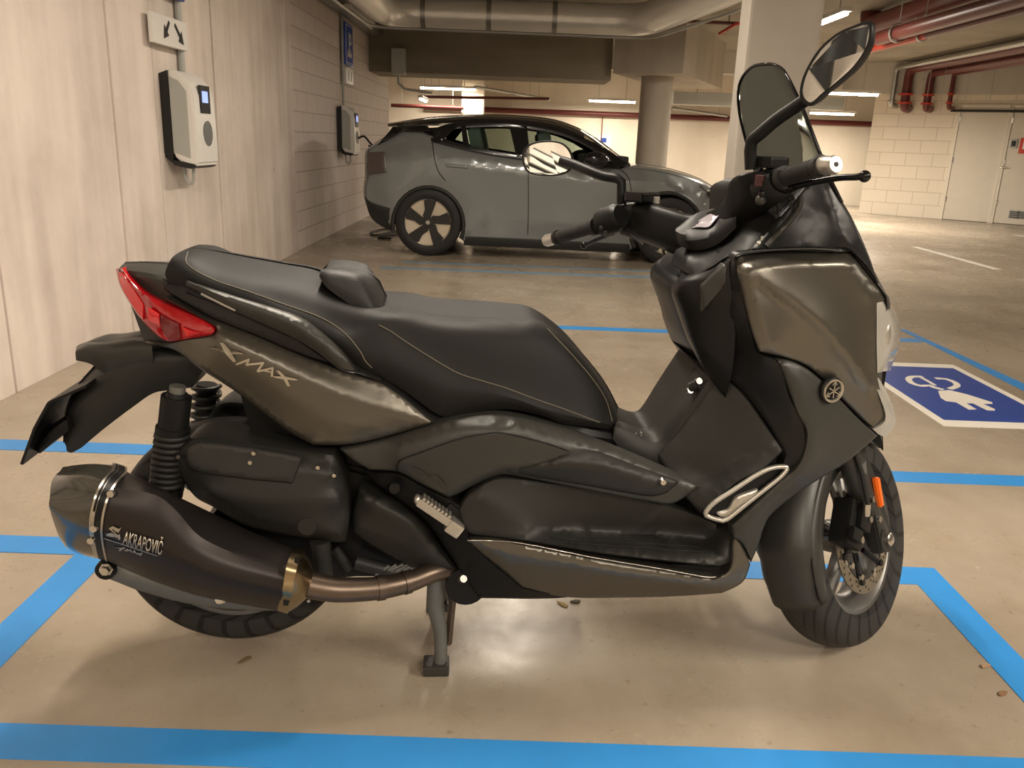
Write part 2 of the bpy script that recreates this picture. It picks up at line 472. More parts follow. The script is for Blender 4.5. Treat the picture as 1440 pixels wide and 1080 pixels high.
M_col = concrete('column_concrete', (.36, .32, .26), (.46, .41, .34), streak=(3, 3, .5))
M_pil = concrete('pillar_paint', (.44, .40, .35), (.52, .48, .42), streak=(2, 2, .5))
M_back = concrete('back_wall_paint', (.68, .60, .48), (.76, .68, .56), streak=(2, 2, .5))
M_blockL = block_mat('white_blocks_left', (.70, .62, .56), (.44, .38, .33), 'Y')
M_blockD = block_mat('white_blocks_far', (.74, .66, .54), (.50, .43, .34), 'X', .5, .25)
M_blue = mat('blue_line_paint', (.035, .26, .66), .38, bump=.15, bscale=30, var=.10, vscale=9)
M_whitep = mat('white_line_paint', (.80, .76, .68), .4, var=.08)
M_signblue = mat('sign_blue', (.02, .06, .30), .35, var=.12, vscale=4)
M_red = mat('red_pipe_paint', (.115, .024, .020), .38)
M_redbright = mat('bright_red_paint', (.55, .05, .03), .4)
M_gal = mat('galvanised_steel', (.42, .42, .40), .38, .85)
M_foil = mat('silver_foil_lagging', (.95, .93, .88), .3, .35, bump=1., bscale=30)
M_white = mat('white_plastic', (.78, .76, .72), .35)
M_lightgrey = mat('pale_grey_plastic', (.42, .43, .40), .45)
M_black = mat('black_plastic', (.012, .012, .012), .5)
M_tube = mat('tube_light', (1.0, .86, .66), .5, emit=14)
M_chrome = mat('chrome', (.75, .74, .70), .15, 1)
M_door = mat('door_paint', (.66, .60, .50), .5, var=.05)
M_frame = mat('frame_paint', (.72, .66, .55), .5)
M_screen = mat('screen_glow', (.25, .35, .8), .3, emit=.6)

def wbox(name, lo, hi, m, bevel=0.):
    c = [(a+b)/2 for a, b in zip(lo, hi)]; s = [b-a for a, b in zip(lo, hi)]
    mb = MB().box((0, 0, s[2]/2), s, b=bevel)
    o = mb.build(name, m); o.location = (c[0], c[1], lo[2]); return o
def struct(o): o['kind'] = 'structure'; return o

struct(wbox('floor', (-5.5, -7, -.2), (14.5, 21, 0), M_floor))
CZ = 2.95
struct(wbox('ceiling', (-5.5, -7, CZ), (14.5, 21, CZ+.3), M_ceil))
# left wall: cast panels with open joints, then the block stretch
WX = -2.24
ys = [-7.0] + [atX(px, 150, WX).y for px in (4, 159, 219, 303, 367, 388)]
ys[1] = atX(6, 420, WX).y
PY = atX(413, 150, WX).y
mb = MB(); ys2 = ys + [PY]
for i, (a, b) in enumerate(zip(ys2, ys2[1:])):
    dx = (.0, .0, .004, .0, .006, .002, -.004)[i % 7]
    mb.box((WX-.15+dx/2, (a+b)/2, CZ/2), (.3+dx, b-a-.018, CZ), b=.003)
mb.box((WX-.2, (ys2[0]+PY)/2, CZ/2), (.3, PY-ys2[0], CZ-.01))
struct(mb.build('wall_left', M_wall))
struct(wbox('wall_left_blockwork', (WX-.3, PY, 0), (WX-.006, 15.2, CZ), M_blockL))
YB = 20.6
struct(wbox('wall_left_far', (-5.5, 15.0, 0), (-5.2, 20.6, CZ), M_back))
struct(wbox('wall_left_return', (-5.5, 15.0, 0), (-2.54, 15.2, CZ), M_back))
struct(wbox('wall_back', (-5.5, YB, 0), (14.5, YB+.25, CZ), M_back))
struct(wbox('wall_right', (14.2, -7, 0), (14.5, YB, CZ), M_back))
struct(wbox('wall_front', (-2.6, -7.3, 0), (14.5, -7, CZ), M_wall))
# slanting block wall on the right with its doors
DP = Vector((7.25, 17.94, 0)); DQ = Vector((9.71, 16.16, 0)); DD = (DQ-DP).normalized(); DN = Vector((DD.y, -DD.x, 0))   # DN points to the camera side
def diag_s(px, py=None):
    """distance along the slanting wall of the base point seen in column px"""
    d = ray(px, py if py else 300); n = DN; t = (DP-CAM).dot(n)/d.dot(n); return (CAM+d*t-DP).dot(DD)
def diag_pt(px, py): d = ray(px, py); t = (DP-CAM).dot(DN)/d.dot(DN); p = CAM+d*t; return (p-DP).dot(DD), p.z
RD = Matrix(((DD.x, -DN.x, 0), (DD.y, -DN.y, 0), (0, 0, 1)))     # local x along wall, local y into the wall
def dbox(name, s0, s1, z0, z1, y0, y1, m, parent=None, bevel=0.):
    """box on the slanting wall; y0..y1 = distance behind its face (negative = in front)"""
    mb = MB().box(((s0+s1)/2, (y0+y1)/2, (z0+z1)/2), (s1-s0, y1-y0, z1-z0), b=bevel)
    o = mb.build(name, m, parent)
    if parent is None: o.matrix_local = Matrix.Translation(DP) @ RD.to_4x4()
    return o
struct(dbox('wall_far_slanted', 0, 8.2, 0, CZ, 0, .25, M_blockD))
struct(dbox('trim_1', -.6, 8.2, 2.36, CZ, -.30, 0, M_pil))
s0 = diag_pt(1322, 306)[0]; s1 = diag_pt(1391, 312)[0]; s2 = diag_pt(1470, 318)[0]
for nm, a, b in (('door_1', s0, s1), ('door_2', s1+.02, s1+.98)):
    d = dbox(nm, a+.05, b-.02, .01, 2.12, -.03, 0, M_door, bevel=.004); struct(d)
    fr = MB()
    fr.box((a+.02, -.02, 1.08), (.05, .06, 2.16)); fr.box((b, -.02, 1.08), (.05, .06, 2.16)); fr.box(((a+b)/2, -.02, 2.15), (b-a, .06, .06))
    fr.build('door_frame', M_frame, d)
    for z in (.35, 1.1, 1.85): dbox('hinge', a+.035, a+.06, z, z+.1, -.05, -.02, M_chrome, d)
    if nm == 'door_2':
        hs = diag_pt(1405, 244)[0]
        h = MB().tube([(hs, -.03, 1.05), (hs, -.08, 1.05), (hs+.13, -.08, 1.05)], .012).tube([(hs, -.03, .95), (hs, -.045, .95)], .02)
        h.build('door_handle', M_chrome, d, 40)
g0 = diag_pt(1418, 306); g1 = diag_pt(1430, 306)
for k, gx in enumerate((g0[0], g1[0])):
    o = dbox('wall_vent', gx, gx+.17, .12, .27, -.045, -.03, M_lightgrey); tag(o, ('dark square air grille low beside the door, the left of two', 'dark square air grille low beside the door, the right of two')[k], 'vent')
    for q in range(4): dbox('vent_slat', gx+.01, gx+.16, .135+q*.033, .15+q*.033, -.055, -.045, M_black, o)
rs = diag_pt(1434, 205)
o = dbox('fire_sign', rs[0], rs[0]+.24, rs[1]-.14, rs[1]+.14, -.045, -.03, M_redbright); tag(o, 'small red wall sign right of the white doors', 'sign')
mb = MB()
mb.box((rs[0]+.07, -.05, rs[1]+.02), (.03, .01, .16)).box((rs[0]+.13, -.05, rs[1]+.05), (.06, .01, .03)).box((rs[0]+.13, -.05, rs[1]-.04), (.06, .01, .03)); mb.build('pictogram', M_white, o)
rs = diag_pt(1426, 202)
o = dbox('call_point', rs[0]-.06, rs[0]+.06, rs[1]-.08, rs[1]+.08, -.06, -.03, M_lightgrey, bevel=.008); tag(o, 'small dark wall box just left of the red sign', 'wall box')
dbox('cover_plate', rs[0]-.035, rs[0]+.035, rs[1]-.05, rs[1]+.05, -.068, -.06, M_black, o)

# ---- beams, column, pillar
bz = atY(700, 107, 13.2).z
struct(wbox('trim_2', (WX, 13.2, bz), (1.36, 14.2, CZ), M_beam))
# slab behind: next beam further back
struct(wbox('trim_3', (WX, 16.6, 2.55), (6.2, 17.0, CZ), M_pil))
C0 = atZ(862, 103, 2.2); C1 = atZ(960, 103, 2.2); C2 = atZ(1015, 125, 2.2)
e1 = (C1-C0); e2 = (C2-C1)
mb = MB(); q = [C0, C1, C2, C2-e1]
mb.add([Vector((v.x, v.y, z)) for z in (2.2, CZ) for v in q], [(3, 2, 1, 0), (4, 5, 6, 7)]+[(i, (i+1) % 4, 4+(i+1) % 4, 4+i) for i in range(4)])
cap = at_base(mb.build('trim_4', M_col)); struct(cap)
cy = 13.45; cl, cr = atY(898.5, 160, cy), atY(942, 170, cy)
mb = MB(); rc = (cr.x-cl.x)/2
for k in range(1):
    mb.tube([(0, 0, 0), (0, 0, 2.2)], rc, 40)
col = mb.build('round_column', M_col, smooth=40); col.location = ((cl.x+cr.x)/2, cy, 0)
tag(col, 'round raw concrete column standing behind the grey car', 'column')
pa = atY(1046.5, 97, 6.0); pb = atY(1152.5, 64, 6.0)
pil = wbox('square_pillar', (pa.x, 6.0, 0), (pb.x, 6.27, CZ), M_pil, .02); tag(pil, 'square grey painted pillar behind the scooter windscreen', 'pillar')
o = wbox('square_column', (atY(649, 160, 19.6).x, 19.6, 0), (atY(680, 160, 19.6).x, 20.1, CZ), M_back); tag(o, 'slim pale square column at the far wall above the car roof', 'column')

# ---- lamps
def batten(i, x, y, z, Ln, ay, label, lit=True):
    root = empty('tube_lamp', (x, y, z))
    tag(root, label, 'lamp', 'tube lamps under the ceiling')
    s = (.1, Ln+.08, .05) if ay else (Ln+.08, .1, .05)
    MB().box((0, 0, .0), s, b=.01).build('lamp_housing', M_white, root)
    a = Vector((0, Ln/2, -.045)) if ay else Vector((Ln/2, 0, -.045))
    MB().tube([-a+Vector((0, 0, -.09)), a], .02, 10).build('lamp_tube', M_tube if lit else M_white, root, 40)
    st = MB()
    for sgn in (-1, 1):
        p = a*(.6*sgn); st.tube([(p.x, p.y, .02), (p.x, p.y, CZ-z)], .006, 6)
    st.build('hanger', M_gal, root)
    return root
def lamp_at(px, py, Y): return atY(px, py, Y)
lp = lamp_at(630, 122, 19.3); batten(20, lp.x, lp.y, lp.z, 1.2, False, 'lit tube lamp above the rear of the grey car roof')
area('tube_light_glow', (lp.x, lp.y, lp.z-.08), 1.2, .12, 26)
lq = lamp_at(861, 140, 19.3); batten(21, lq.x, lq.y, lq.z, 1.0, False, 'lit tube lamp just left of the round column')
area('tube_light_glow', (lq.x, lq.y, lq.z-.08), 1.2, .12, 45)
lr = lamp_at(1168, 157, 18.8); batten(22, lr.x, lr.y, lr.z, 1.0, False, 'lit tube lamp low behind the handlebar side of the windscreen, by the far recess')
area('tube_light_glow', (lr.x, lr.y, lr.z-.08), 1.0, .12, 60)
batten(3, 3.45, 10.2, 2.66, 1.15, True, 'lit tube lamp to the right of the square pillar')
ll = atX(548, 135, -2.0); batten(23, -1.9, 17.5, atY(548, 136, 17.5).z, 1.0, True, 'lit tube lamp beyond the end of the left wall')
for i, (x, y, z, Ln, ay, pw) in enumerate(LAMPS):
    if i in (0, 1, 2, 4, 5, 6, 7):
        batten(i, x, y, z, Ln, ay, ('lit tube lamp over the scooter, outside the view', 'lit tube lamp on the ceiling behind the viewer', 'lit tube lamp on the ceiling behind the viewer near the left wall', '', 'lit tube lamp over the aisle right of the scooter', 'lit tube lamp above the grey car bonnet', 'lit tube lamp behind the right mirror, by the far slanting wall', 'lit tube lamp high on the far right of the aisle')[i])
la = atX(480, 0, -1.98); lb = atX(519, 35, -1.98)
o = batten(30, -1.98, (la.y+lb.y)/2+.3, lb.z+.03, 1.5, True, 'unlit white tube lamp hung beside the left wall', lit=False)

# ---- cable tray, conduits and ducts
tray = MB(); tz = 2.60
tray.box((-2.12, 8.2, tz), (.16, 9.9, .008)).box((-2.2, 8.2, tz+.03), (.006, 9.9, .06)).box((-2.04, 8.2, tz+.03), (.006, 9.9, .06))
tr = at_base(tray.build('cable_tray', M_gal)); tag(tr, 'grey metal cable tray running above the left wall', 'cable tray')
bundle = MB()
for k in range(4): bundle.tube([(-2.17+k*.033, 3.4, tz+.016), (-2.17+k*.033, 8, tz+.016), (-2.17+k*.033, 13.0, tz+.016)], .011, 6)
tag(at_base(bundle.build('cable_bundle', M_black, smooth=60)), 'black cables lying in the tray above the left wall', 'cable', kind='stuff')
jb = atY(561, 85, 13.15)
o = wbox('junction_box', (jb.x-.1, 13.05, jb.z-.2), (jb.x+.1, 13.2, jb.z+.16), M_lightgrey, .01); tag(o, 'grey box on the dark beam where the cable tray ends', 'junction box')
MB().tube([(0, -.04, 0), (0, -.04, -.12), (.1, -.04, -.2), (.5, -.02, -.24)], .018, 8).build('cable_gland', M_lightgrey, o, 40)
dz = atY(700, 22, 11.3).z; rd = .19
def arc_path(pts, r=.35, k=6):
    P = [Vector(p) for p in pts]; out = [P[0]]
    for a, b, c in zip(P, P[1:], P[2:]):
        u = (a-b).normalized(); v = (c-b).normalized()
        for i in range(k+1):
            t = i/k; out.append((b+u*r)*(1-t)**2 + b*2*t*(1-t) + (b+v*r)*t*t)
    out.append(P[-1]); return out
xl = atY(540, 20, 11.3).x; xr = atY(905, 28, 11.3).x
dpath = arc_path([(xl+.02, 3.0, dz), (xl+.02, 11.3, dz), (xr, 11.3, dz), (xr+.45, 8.6, dz), (xr+.5, 3., dz)], .5)
duct = MB().tube(dpath, rd, 28)
duct = at_base(duct.build('ventilation_duct', M_foil, smooth=50)); tag(duct, 'silver foil-wrapped round duct hanging below the ceiling', 'duct')
sm = MB()
for x in np.linspace(xl+.5, xr-.3, 4):
    sm.tube([(x-.03, 11.3, dz), (x+.03, 11.3, dz)], rd+.006, 28)
sm.v = [v - duct.location for v in sm.v]; sm.build('duct_band', M_gal, duct, 50)
o = at_base(pipe('conduit', arc_path([(xl-.2, 5, dz-rd-.03), (xl-.12, 11.05, dz-rd-.03), (xr+.1, 11.05, dz-rd-.035), (xr+.55, 8.6, dz-rd-.035), (xr+.6, 3.2, dz-rd-.035)], .4), .018, M_gal)); tag(o, 'thin bright conduit following the underside of the silver duct', 'conduit')

def redpipe(name, pts, r, m, label, cat='pipe', flanges=(), group=None, hang=True):
    mb = MB().tube(arc_path(pts, r*1.8) if len(pts) > 2 else pts, r, 16)
    o = mb.build(name, m, smooth=45); c = Vector(pts[0]); o.data.transform(Matrix.Translation(-c)); o.location = c
    tag(o, label, cat, group)
    if hang:
        h = MB(); A_, B_ = Vector(pts[0])-c, Vector(pts[-1])-c
        for t in (.15, .85):
            p = A_.lerp(B_, t); h.tube([p, Vector((p.x, p.y, CZ-c.z))], .005, 6)
        h.build('hanger', M_gal, o)
    return o
# small sprinkler pipe near the capital
a = atY(966, 30, 12.2); b = atY(1036, 33, 12.2)
redpipe('sprinkler_pipe', [a, b], .022, M_red, 'thin red sprinkler pipe in front of the concrete capital left of the pillar')
a = atY(1012, 47, 12.4); b = atY(1036, 33, 12.0); redpipe('sprinkler_branch', [a, b, atY(1090, 33, 12)], .02, M_redbright, 'short bright red sprinkler branch touching the square pillar edge')
a = atY(1160, 2, 11.9); b = atY(1310, 9, 11.9); redpipe('steel_rail', [a, b], .03, M_black, 'dark horizontal rail under the ceiling right of the pillar')
# red pipes running along the aisle on the upper right
def along(px, py, z, y1, r):
    p = atZ(px, py, z); return [Vector((p.x, p.y, z)), Vector((p.x, y1, z))]
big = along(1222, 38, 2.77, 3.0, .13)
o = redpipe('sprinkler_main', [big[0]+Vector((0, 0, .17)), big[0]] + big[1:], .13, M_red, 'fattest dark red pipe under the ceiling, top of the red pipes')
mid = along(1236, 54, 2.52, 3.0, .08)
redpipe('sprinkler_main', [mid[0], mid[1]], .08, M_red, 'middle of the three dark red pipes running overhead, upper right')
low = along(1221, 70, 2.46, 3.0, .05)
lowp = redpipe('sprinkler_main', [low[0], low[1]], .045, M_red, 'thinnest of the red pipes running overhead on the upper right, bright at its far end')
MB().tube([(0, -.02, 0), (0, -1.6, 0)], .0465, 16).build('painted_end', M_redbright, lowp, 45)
clips = [(1255, 46, 2.52, .09), (1293, 50, 2.46, .05)]
for px, py, z, r in clips:
    p = atZ(px, py, z)
    mb = MB().lathe([(r+.004, -.02), (r+.014, -.02), (r+.014, .02), (r+.004, .02), (r+.004, -.02)], 20)
    x = mid[0].x if z > 2.5 else low[0].x
    mb.tube([(0, 0, r), (0, 0, CZ-z)], .006, 6)
    o = mb.build('pipe_clamp', M_gal, smooth=40); o.location = (x, p.y, z)
    tag(o, 'steel hanger clamp on the ' + ('middle' if z > 2.5 else 'lowest') + ' overhead red pipe', 'clamp')
# four risers at the slanted wall, elbows at the top
ris = [(1254, 143, 1262, 94, .05, M_gal, 'grey riser pipe, leftmost of the four at the slanting wall'),
       (1272, 146, 1286, 97, .085, M_red, 'thick dark red riser with a flange, second from left at the slanting wall'),
       (1303, 147, 1309, 103, .07, M_red, 'dark red riser with a flange, third from left at the slanting wall'),
       (1335, 146, 1342, 103, .042, M_red, 'thinnest red riser, rightmost of the four at the slanting wall')]
for i, (bx, by, tx, ty, r, m_, lb_) in enumerate(ris):
    s, z0 = diag_pt(bx, by); s_, z1 = diag_pt(tx, ty)
    off = .42; base = DP + DD*(s-.0) + DN*off
    k = (base-CAM).length/((DP+DD*s)-CAM).length; z0 = CAMH+(z0-CAMH)*k; z1 = min(CAMH+(z1-CAMH)*k, CZ-.12)
    base = CAM + (DP+DD*s-CAM)*k
    b0 = Vector((base.x, base.y, z0)); 
    pts = [b0 - DN*.38, b0, Vector((base.x, base.y, z1)), Vector((base.x-.1, base.y-7.0, z1))]
    ro = (base-DP).dot(DN)
    o = redpipe('riser_pipe', [b0-DN*(ro-.01)+Vector((0, 0, -.07)), b0+Vector((0, 0, -.07)), Vector((base.x, base.y, z1)), Vector((base.x-.1, base.y-9.0, z1))], r, m_, lb_)
    fl_ = MB()
    for zz in (0., .16) if i in (1, 2, 3) else (0.,):
        fl_.tube([b0-o.location+Vector((0, 0, zz)), b0-o.location+Vector((0, 0, zz+.03))], r*1.55, 16)
    fl_.build('flange', M_redbright if i else M_gal, o, 40)
# thin dark pipe across the slanting wall
a = diag_pt(1338, 156); b = diag_pt(1440, 158)
redpipe('wall_conduit', [DP+DD*a[0]+DN*.08+Vector((0, 0, a[1])), DP+DD*(b[0]+1.5)+DN*.08+Vector((0, 0, a[1]))], .022, M_black, 'thin dark conduit running above the white doors', hang=False)
# far wall pipes
pz = atY(760, 157, 20.4).z
redpipe('fire_main', [Vector((-2.2, 20.45, pz)), Vector((11.5, 20.45, pz))], .06, M_red, 'long red pipe along the far wall above the grey car')
redpipe('fire_drop', [Vector((atY(848, 160, 20.45).x, 20.5, pz)), Vector((atY(848, 160, 20.45).x, 20.5, 1.2))], .012, M_red, 'thin red drop pipe on the far wall above the car windscreen', hang=False)
p = [atY(550, 146, 18.2), atY(700, 152, 18.2), atY(880, 168, 18.2)]
redpipe('sprinkler_pipe', [atY(590, 136, 18.5), atY(772, 139, 18.5)], .03, M_red, 'thin red sprinkler pipe beyond the beam, left of centre')
redpipe('sprinkler_pipe', [atY(668, 122, 17.5), atY(772, 140, 19.5)], .03, M_gal, 'thin grey pipe slanting back beyond the beam')
redpipe('sprinkler_pipe', [atY(945, 152, 18.3), atY(1022, 163, 19.6)], .03, M_gal, 'thin grey pipe between the round column and the square pillar')
redpipe('sprinkler_pipe', [atY(550, 148, 19.5), atY(652, 152, 19.5)], .04, M_red, 'short red pipe left of the slim far column')
dp = atY(960, 138, 17.6)
o = wbox('flat_duct', (dp.x-.2, 17.5, dp.z-.12), (dp.x+3.2, 17.9, dp.z+.12), M_lightgrey, .01); tag(o, 'flat grey duct hanging beyond the round column', 'duct')
for hx in (-1.2, 1.2): MB().tube([(hx, 0, .2), (hx, 0, CZ-(dp.z-.12))], .008, 6).build('hanger', M_gal, o)
# blue screen on the far wall
p = atY(850, 199, 20.58)
o = wbox('info_panel', (p.x-.16, 20.53, p.z-.14), (p.x+.16, 20.6, p.z+.14), M_white, .01); tag(o, 'small white panel with a blue face on the far wall above the windscreen', 'panel')
MB().box((-.03, -.04, .17), (.14, .012, .1)).build('panel_face', M_signblue, o)

# ---- floor markings (painted, a hair above the coating)
def marking(poly, m, label, name='floor_marking', cat='floor marking', h=.0015, group=None):
    n = len(poly); cx = sum(p[0] for p in poly)/n; cyy = sum(p[1] for p in poly)/n
    V = [Vector((p[0]-cx, p[1]-cyy, 0)) for p in poly] + [Vector((p[0]-cx, p[1]-cyy, h)) for p in poly]
    F = [tuple(range(n))[::-1], tuple(range(n, 2*n))] + [(i, (i+1) % n, n+(i+1) % n, n+i) for i in range(n)]
    o = MB().add(V, F).build(name, m); o.location = (cx, cyy, .0002); return tag(o, label, cat, group)
def rect(x0, x1, y0, y1): return [(x0, y0), (x1, y0), (x1, y1), (x0, y1)]
ya = [atZ(*p).y for p in ((0, 1067), (240, 1076), (720, 1043), (0, 1017.5), (1440, 1066.5))]
def fy(*ps): return sum(atZ(*p).y for p in ps)/len(ps)
def fxx(*ps): return sum(atZ(*p).x for p in ps)/len(ps)
def quad(a, b, c, d): return [tuple(atZ(*q)[:2]) for q in (a, b, c, d)]
def strip(nl, nr, fl_, fr, x0, x1):
    """stripe whose near edge passes nl,nr and far edge fl_,fr (photo points), cut at world x0,x1"""
    def yl(p, q, x): P, Q = atZ(*p), atZ(*q); return P.y+(Q.y-P.y)*(x-P.x)/(Q.x-P.x)
    return [(x0, yl(nl, nr, x0)), (x1, yl(nl, nr, x1)), (x1, yl(fl_, fr, x1)), (x0, yl(fl_, fr, x0))]
near_y = atZ(0, 1067).y; far_y = atZ(720, 1043).y
marking(rect(-2.1, 1.8, atZ(120, 1071.5).y, fy((0, 1017.5), (1440, 1066.5))), M_blue, 'broad blue line nearest the viewer along the bottom edge')
xl0, xl1 = fxx((0, 879.5), (107, 777.7)), fxx((4, 940.6), (142, 791))
ybn, ybf = fy((0, 776.3), (1289, 822.5)), fy((0, 752.2), (1312, 799.8))
marking(rect(-2.1, xl0, ybn, ybf), M_blue, 'blue line left of the exhaust pipe tip, running to the left edge')
xr0, xr1 = fxx((1289, 822.5), (1440, 985.7)), fxx((1312, 799.8), (1440, 926.6))
marking([(xl0, 1.442), (xl1, 1.442), (xl1, ybn), (xl1, ybf), (xl0, ybf), (xl0, ybn)], M_blue, 'blue line slanting up from the left edge to under the exhaust')
marking(rect(xl1, xr0, ybn, ybf), M_blue, 'blue line passing behind the scooter wheels')
marking([(xr0, 1.442), (xr1, 1.442), (xr1, ybf), (xr0, ybf)], M_blue, 'blue line slanting down to the right of the front wheel')
marking(rect(-2.1, 3.2, fy((0, 633), (1440, 683.5)), fy((0, 617.7), (1440, 670))), M_blue, 'blue line second behind the scooter, seen right of the front wheel below the floor sign')
marking(rect(-2.1, 2.745, fy((793, 463), (958, 469)), fy((784, 458.2), (958, 464.4))), M_blue, 'blue line seen between the seat and the leg shield')
marking([tuple(atZ(*q)[:2]) for q in ((1262, 462), (1274, 464), (1440, 540), (1440, 553), (1300, 490), (1262, 470))][:2] + [(2.87, 3.4), (2.75, 3.4)], M_blue, 'blue line slanting right of the headlight toward the right edge')
ye = atZ(640, 371).y; yf = atZ(640, 380).y
M_worn = mat('worn_blue_paint', (.16, .30, .44), .38, var=.35, vscale=5)
marking(rect(-1.25, 1.9, yf-.05, yf+.05), M_worn, 'thin blue line in front of the parked car, nearer of two')
marking(rect(-1.1, 1.9, ye-.04, ye+.04), M_worn, 'thin blue line in front of the parked car, farther of two')
p1, p2 = atZ(1285, 347), atZ(1402, 379)
marking([(p2.x-.04, p2.y), (p2.x+.06, p2.y), (p1.x+.06, p1.y), (p1.x-.04, p1.y)], M_whitep, 'white bay line on the open floor right of the scooter')
p1, p2 = atZ(1430, 331), atZ(1470, 335)
marking([(p1.x, p1.y-.1), (p2.x, p2.y-.1), (p2.x, p2.y+.1), (p1.x, p1.y+.1)], M_whitep, 'short white mark at the right edge below the doors')
# ---- electric charging sign lying on the floor
X0, X1, Y0, Y1 = 2.0, 2.64, 3.625, 4.81
sg = empty('floor_sign', (0, 0, .0)); sg.location = ((X0+X1)/2, (Y0+Y1)/2, .0002)
tag(sg, 'blue and white electric charging symbol sign on the floor right of the scooter', 'floor sign')
cx_, cy_ = sg.location.x, sg.location.y
def flat(name, polys, m, h0, h1):
    mb = MB()
    for poly in polys:
        n = len(poly); V = [Vector((p[0]-cx_, p[1]-cy_, h0)) for p in poly]+[Vector((p[0]-cx_, p[1]-cy_, h1)) for p in poly]
        mb.add(V, [tuple(range(n))[::-1], tuple(range(n, 2*n))]+[(i, (i+1) % n, n+(i+1) % n, n+i) for i in range(n)])
    return mb.build(name, m, sg)
flat('white_border', [rect(X0, X1, Y0, Y1)], M_whitep, 0, .0015)
flat('blue_field', [rect(X0+.045, X1-.045, Y0+.09, Y1-.09)], M_signblue, .0015, .0022)
def cpx(pts): return [(1180+a/5.538, 440+b/5.538) for a, b in pts]
plug = [(770, 612), (860, 605), (1000, 640), (1190, 700), (1195, 712), (1120, 712), (1215, 755), (1210, 765), (1150, 762), (1040, 708), (990, 708), (1070, 755), (1010, 758), (910, 700), (830, 690), (790, 665)]
plugp = [tuple(atZ(*q)[:2]) for q in cpx(plug)]
def stroke(pts, wd):
    P = [Vector(atZ(*q)[:2]) for q in cpx(pts)]; P = [Vector(p) for p in crom([tuple(p) for p in P], False, .03)]
    l, r = [], []
    for i, p in enumerate(P):
        e = (P[min(i+1, len(P)-1)]-P[max(i-1, 0)]).normalized(); n = Vector((-e.y, e.x))*wd/2
        l.append(tuple(p+n)); r.append(tuple(p-n))
    return [[l[i], l[i+1], r[i+1], r[i]] for i in range(len(l)-1) if (Vector(l[i])-Vector(l[i+1])).length > 1e-5 and (Vector(r[i])-Vector(r[i+1])).length > 1e-5]
flat('plug_symbol', [plugp] + []
     , M_whitep, .0022, .003)
flat('cord_symbol', stroke([(650, 500), (570, 500), (540, 520), (570, 552), (640, 572), (700, 568), (745, 585), (810, 602)], .034) + stroke([(750, 514), (830, 518), (900, 545), (918, 572), (860, 596)], .034), M_whitep, .0022, .0030)
flat('cord_symbol', stroke([(640, 508), (700, 540), (745, 568)], .022), M_whitep, .0022, .0031)

# ---- wall chargers
def charger(y0, label, z0=.97):
    root = empty('wall_charger', (WX, y0, z0)); tag(root, label, 'charger', 'electric chargers on the left wall')
    wd = .38
    side = [(.0, .04), (.12, .0), (.0, .56)]
    MB().prism([(.002, .06), (.055, .0), (.055, .56), (.002, .54)], (0, wd)).build('back_plate', M_black, root)
    body = [(.055, .05), (.10, .01), (.19, -.02), (.212, .0), (.216, .10), (.205, .42), (.19, .475), (.13, .55), (.055, .57)]
    MB().prism(body, (.004, wd-.004)).build('body', M_white, root, bevel=.012, smooth=40)
    MB().prism([(.062, .07), (.165, .035), (.165, .44), (.12, .50), (.062, .525)], (-.001, .012)).build('side_cover', M_lightgrey, root)
    MB().box((.208, .19, .40), (.016, .17, .17), b=.004).build('display_bezel', M_black, root)
    MB().box((.216, .18, .415), (.004, .10, .07)).build('display_screen', M_screen, root)
    M_ = Matrix.Translation((.214, .2, .19)) @ Matrix.Rotation(R(90), 4, 'Z')
    MB().lathe([(.0, .012), (.06, .012), (.075, .006), (.08, -.004), (0, -.004)], 28, M_).build('socket_lid', mat('socket_grey', (.16, .16, .155), .5), root, 40)
    MB().prism([(.0, .045), (.06, -.012), (.16, -.03), (.19, -.02), (.19, .0), (.06, .02)], (.002, wd-.002)).build('lower_trim', M_black, root)
    MB().tube([Vector(p) for p in ((.08, .1, -.01), (.08, .1, -.04), (.085, .1, -.09), (.10, .1, -.125), (.125, .1, -.13), (.14, .1, -.10), (.142, .1, -.02))], .011, 8).build('hanging_cable', M_lightgrey, root, 60)
    MB().tube([(.08, .1, -.025), (.08, .1, .0)], .02, 10).build('cable_gland', M_black, root, 60)
    return root
cy0 = atX(226, 150, WX).y
ch1 = charger(cy0, 'white wall charger with a small screen, nearer of two on the left wall')
cy1 = atX(474, 180, WX).y
ch2 = charger(cy1, 'white wall charger with a plugged-in black cable, farther of two behind the car')
# conduits over the chargers
for yy, z0, z1, lb_ in ((cy0+.33, 1.52, CZ, 'grey conduit rising from the nearer wall charger'), (cy1+.3, 1.52, CZ, 'thin conduit rising from the farther wall charger')):
    o = pipe('wall_conduit', [(0, 0, 0), (0, 0, z1-z0)], .022 if yy < 8 else .016, M_lightgrey); o.location = (WX+.025, yy, z0); tag(o, lb_, 'conduit')
# louvred grille added out of view so the scooter's left mirror reflects stripes
gr_ = empty('added_grille', (WX, -2.4, 1.25)); tag(gr_, 'pale louvred grille added behind the viewer for the left mirror to reflect as stripes', 'grille')
MB().box((.03, 0, .45), (.05, 1.3, .9), b=.005).build('grille_back', M_black, gr_)
g_ = MB()
for k in range(11): g_.box((.07, 0, .05+k*.08), (.03, 1.26, .045))
gs = g_.build('louvre_slats', M_white, gr_); gs['kind'] = 'stuff'
o = pipe('added_pipe', [(0, 0, 0), (0, 0, CZ)], .09, M_black); o.location = (WX+.12, 1.25, 0); tag(o, 'dark pipe added on the left wall, out of view, for the right mirror to reflect', 'pipe')  # unseen pipe, added to put a dark post in the right mirror's reflection
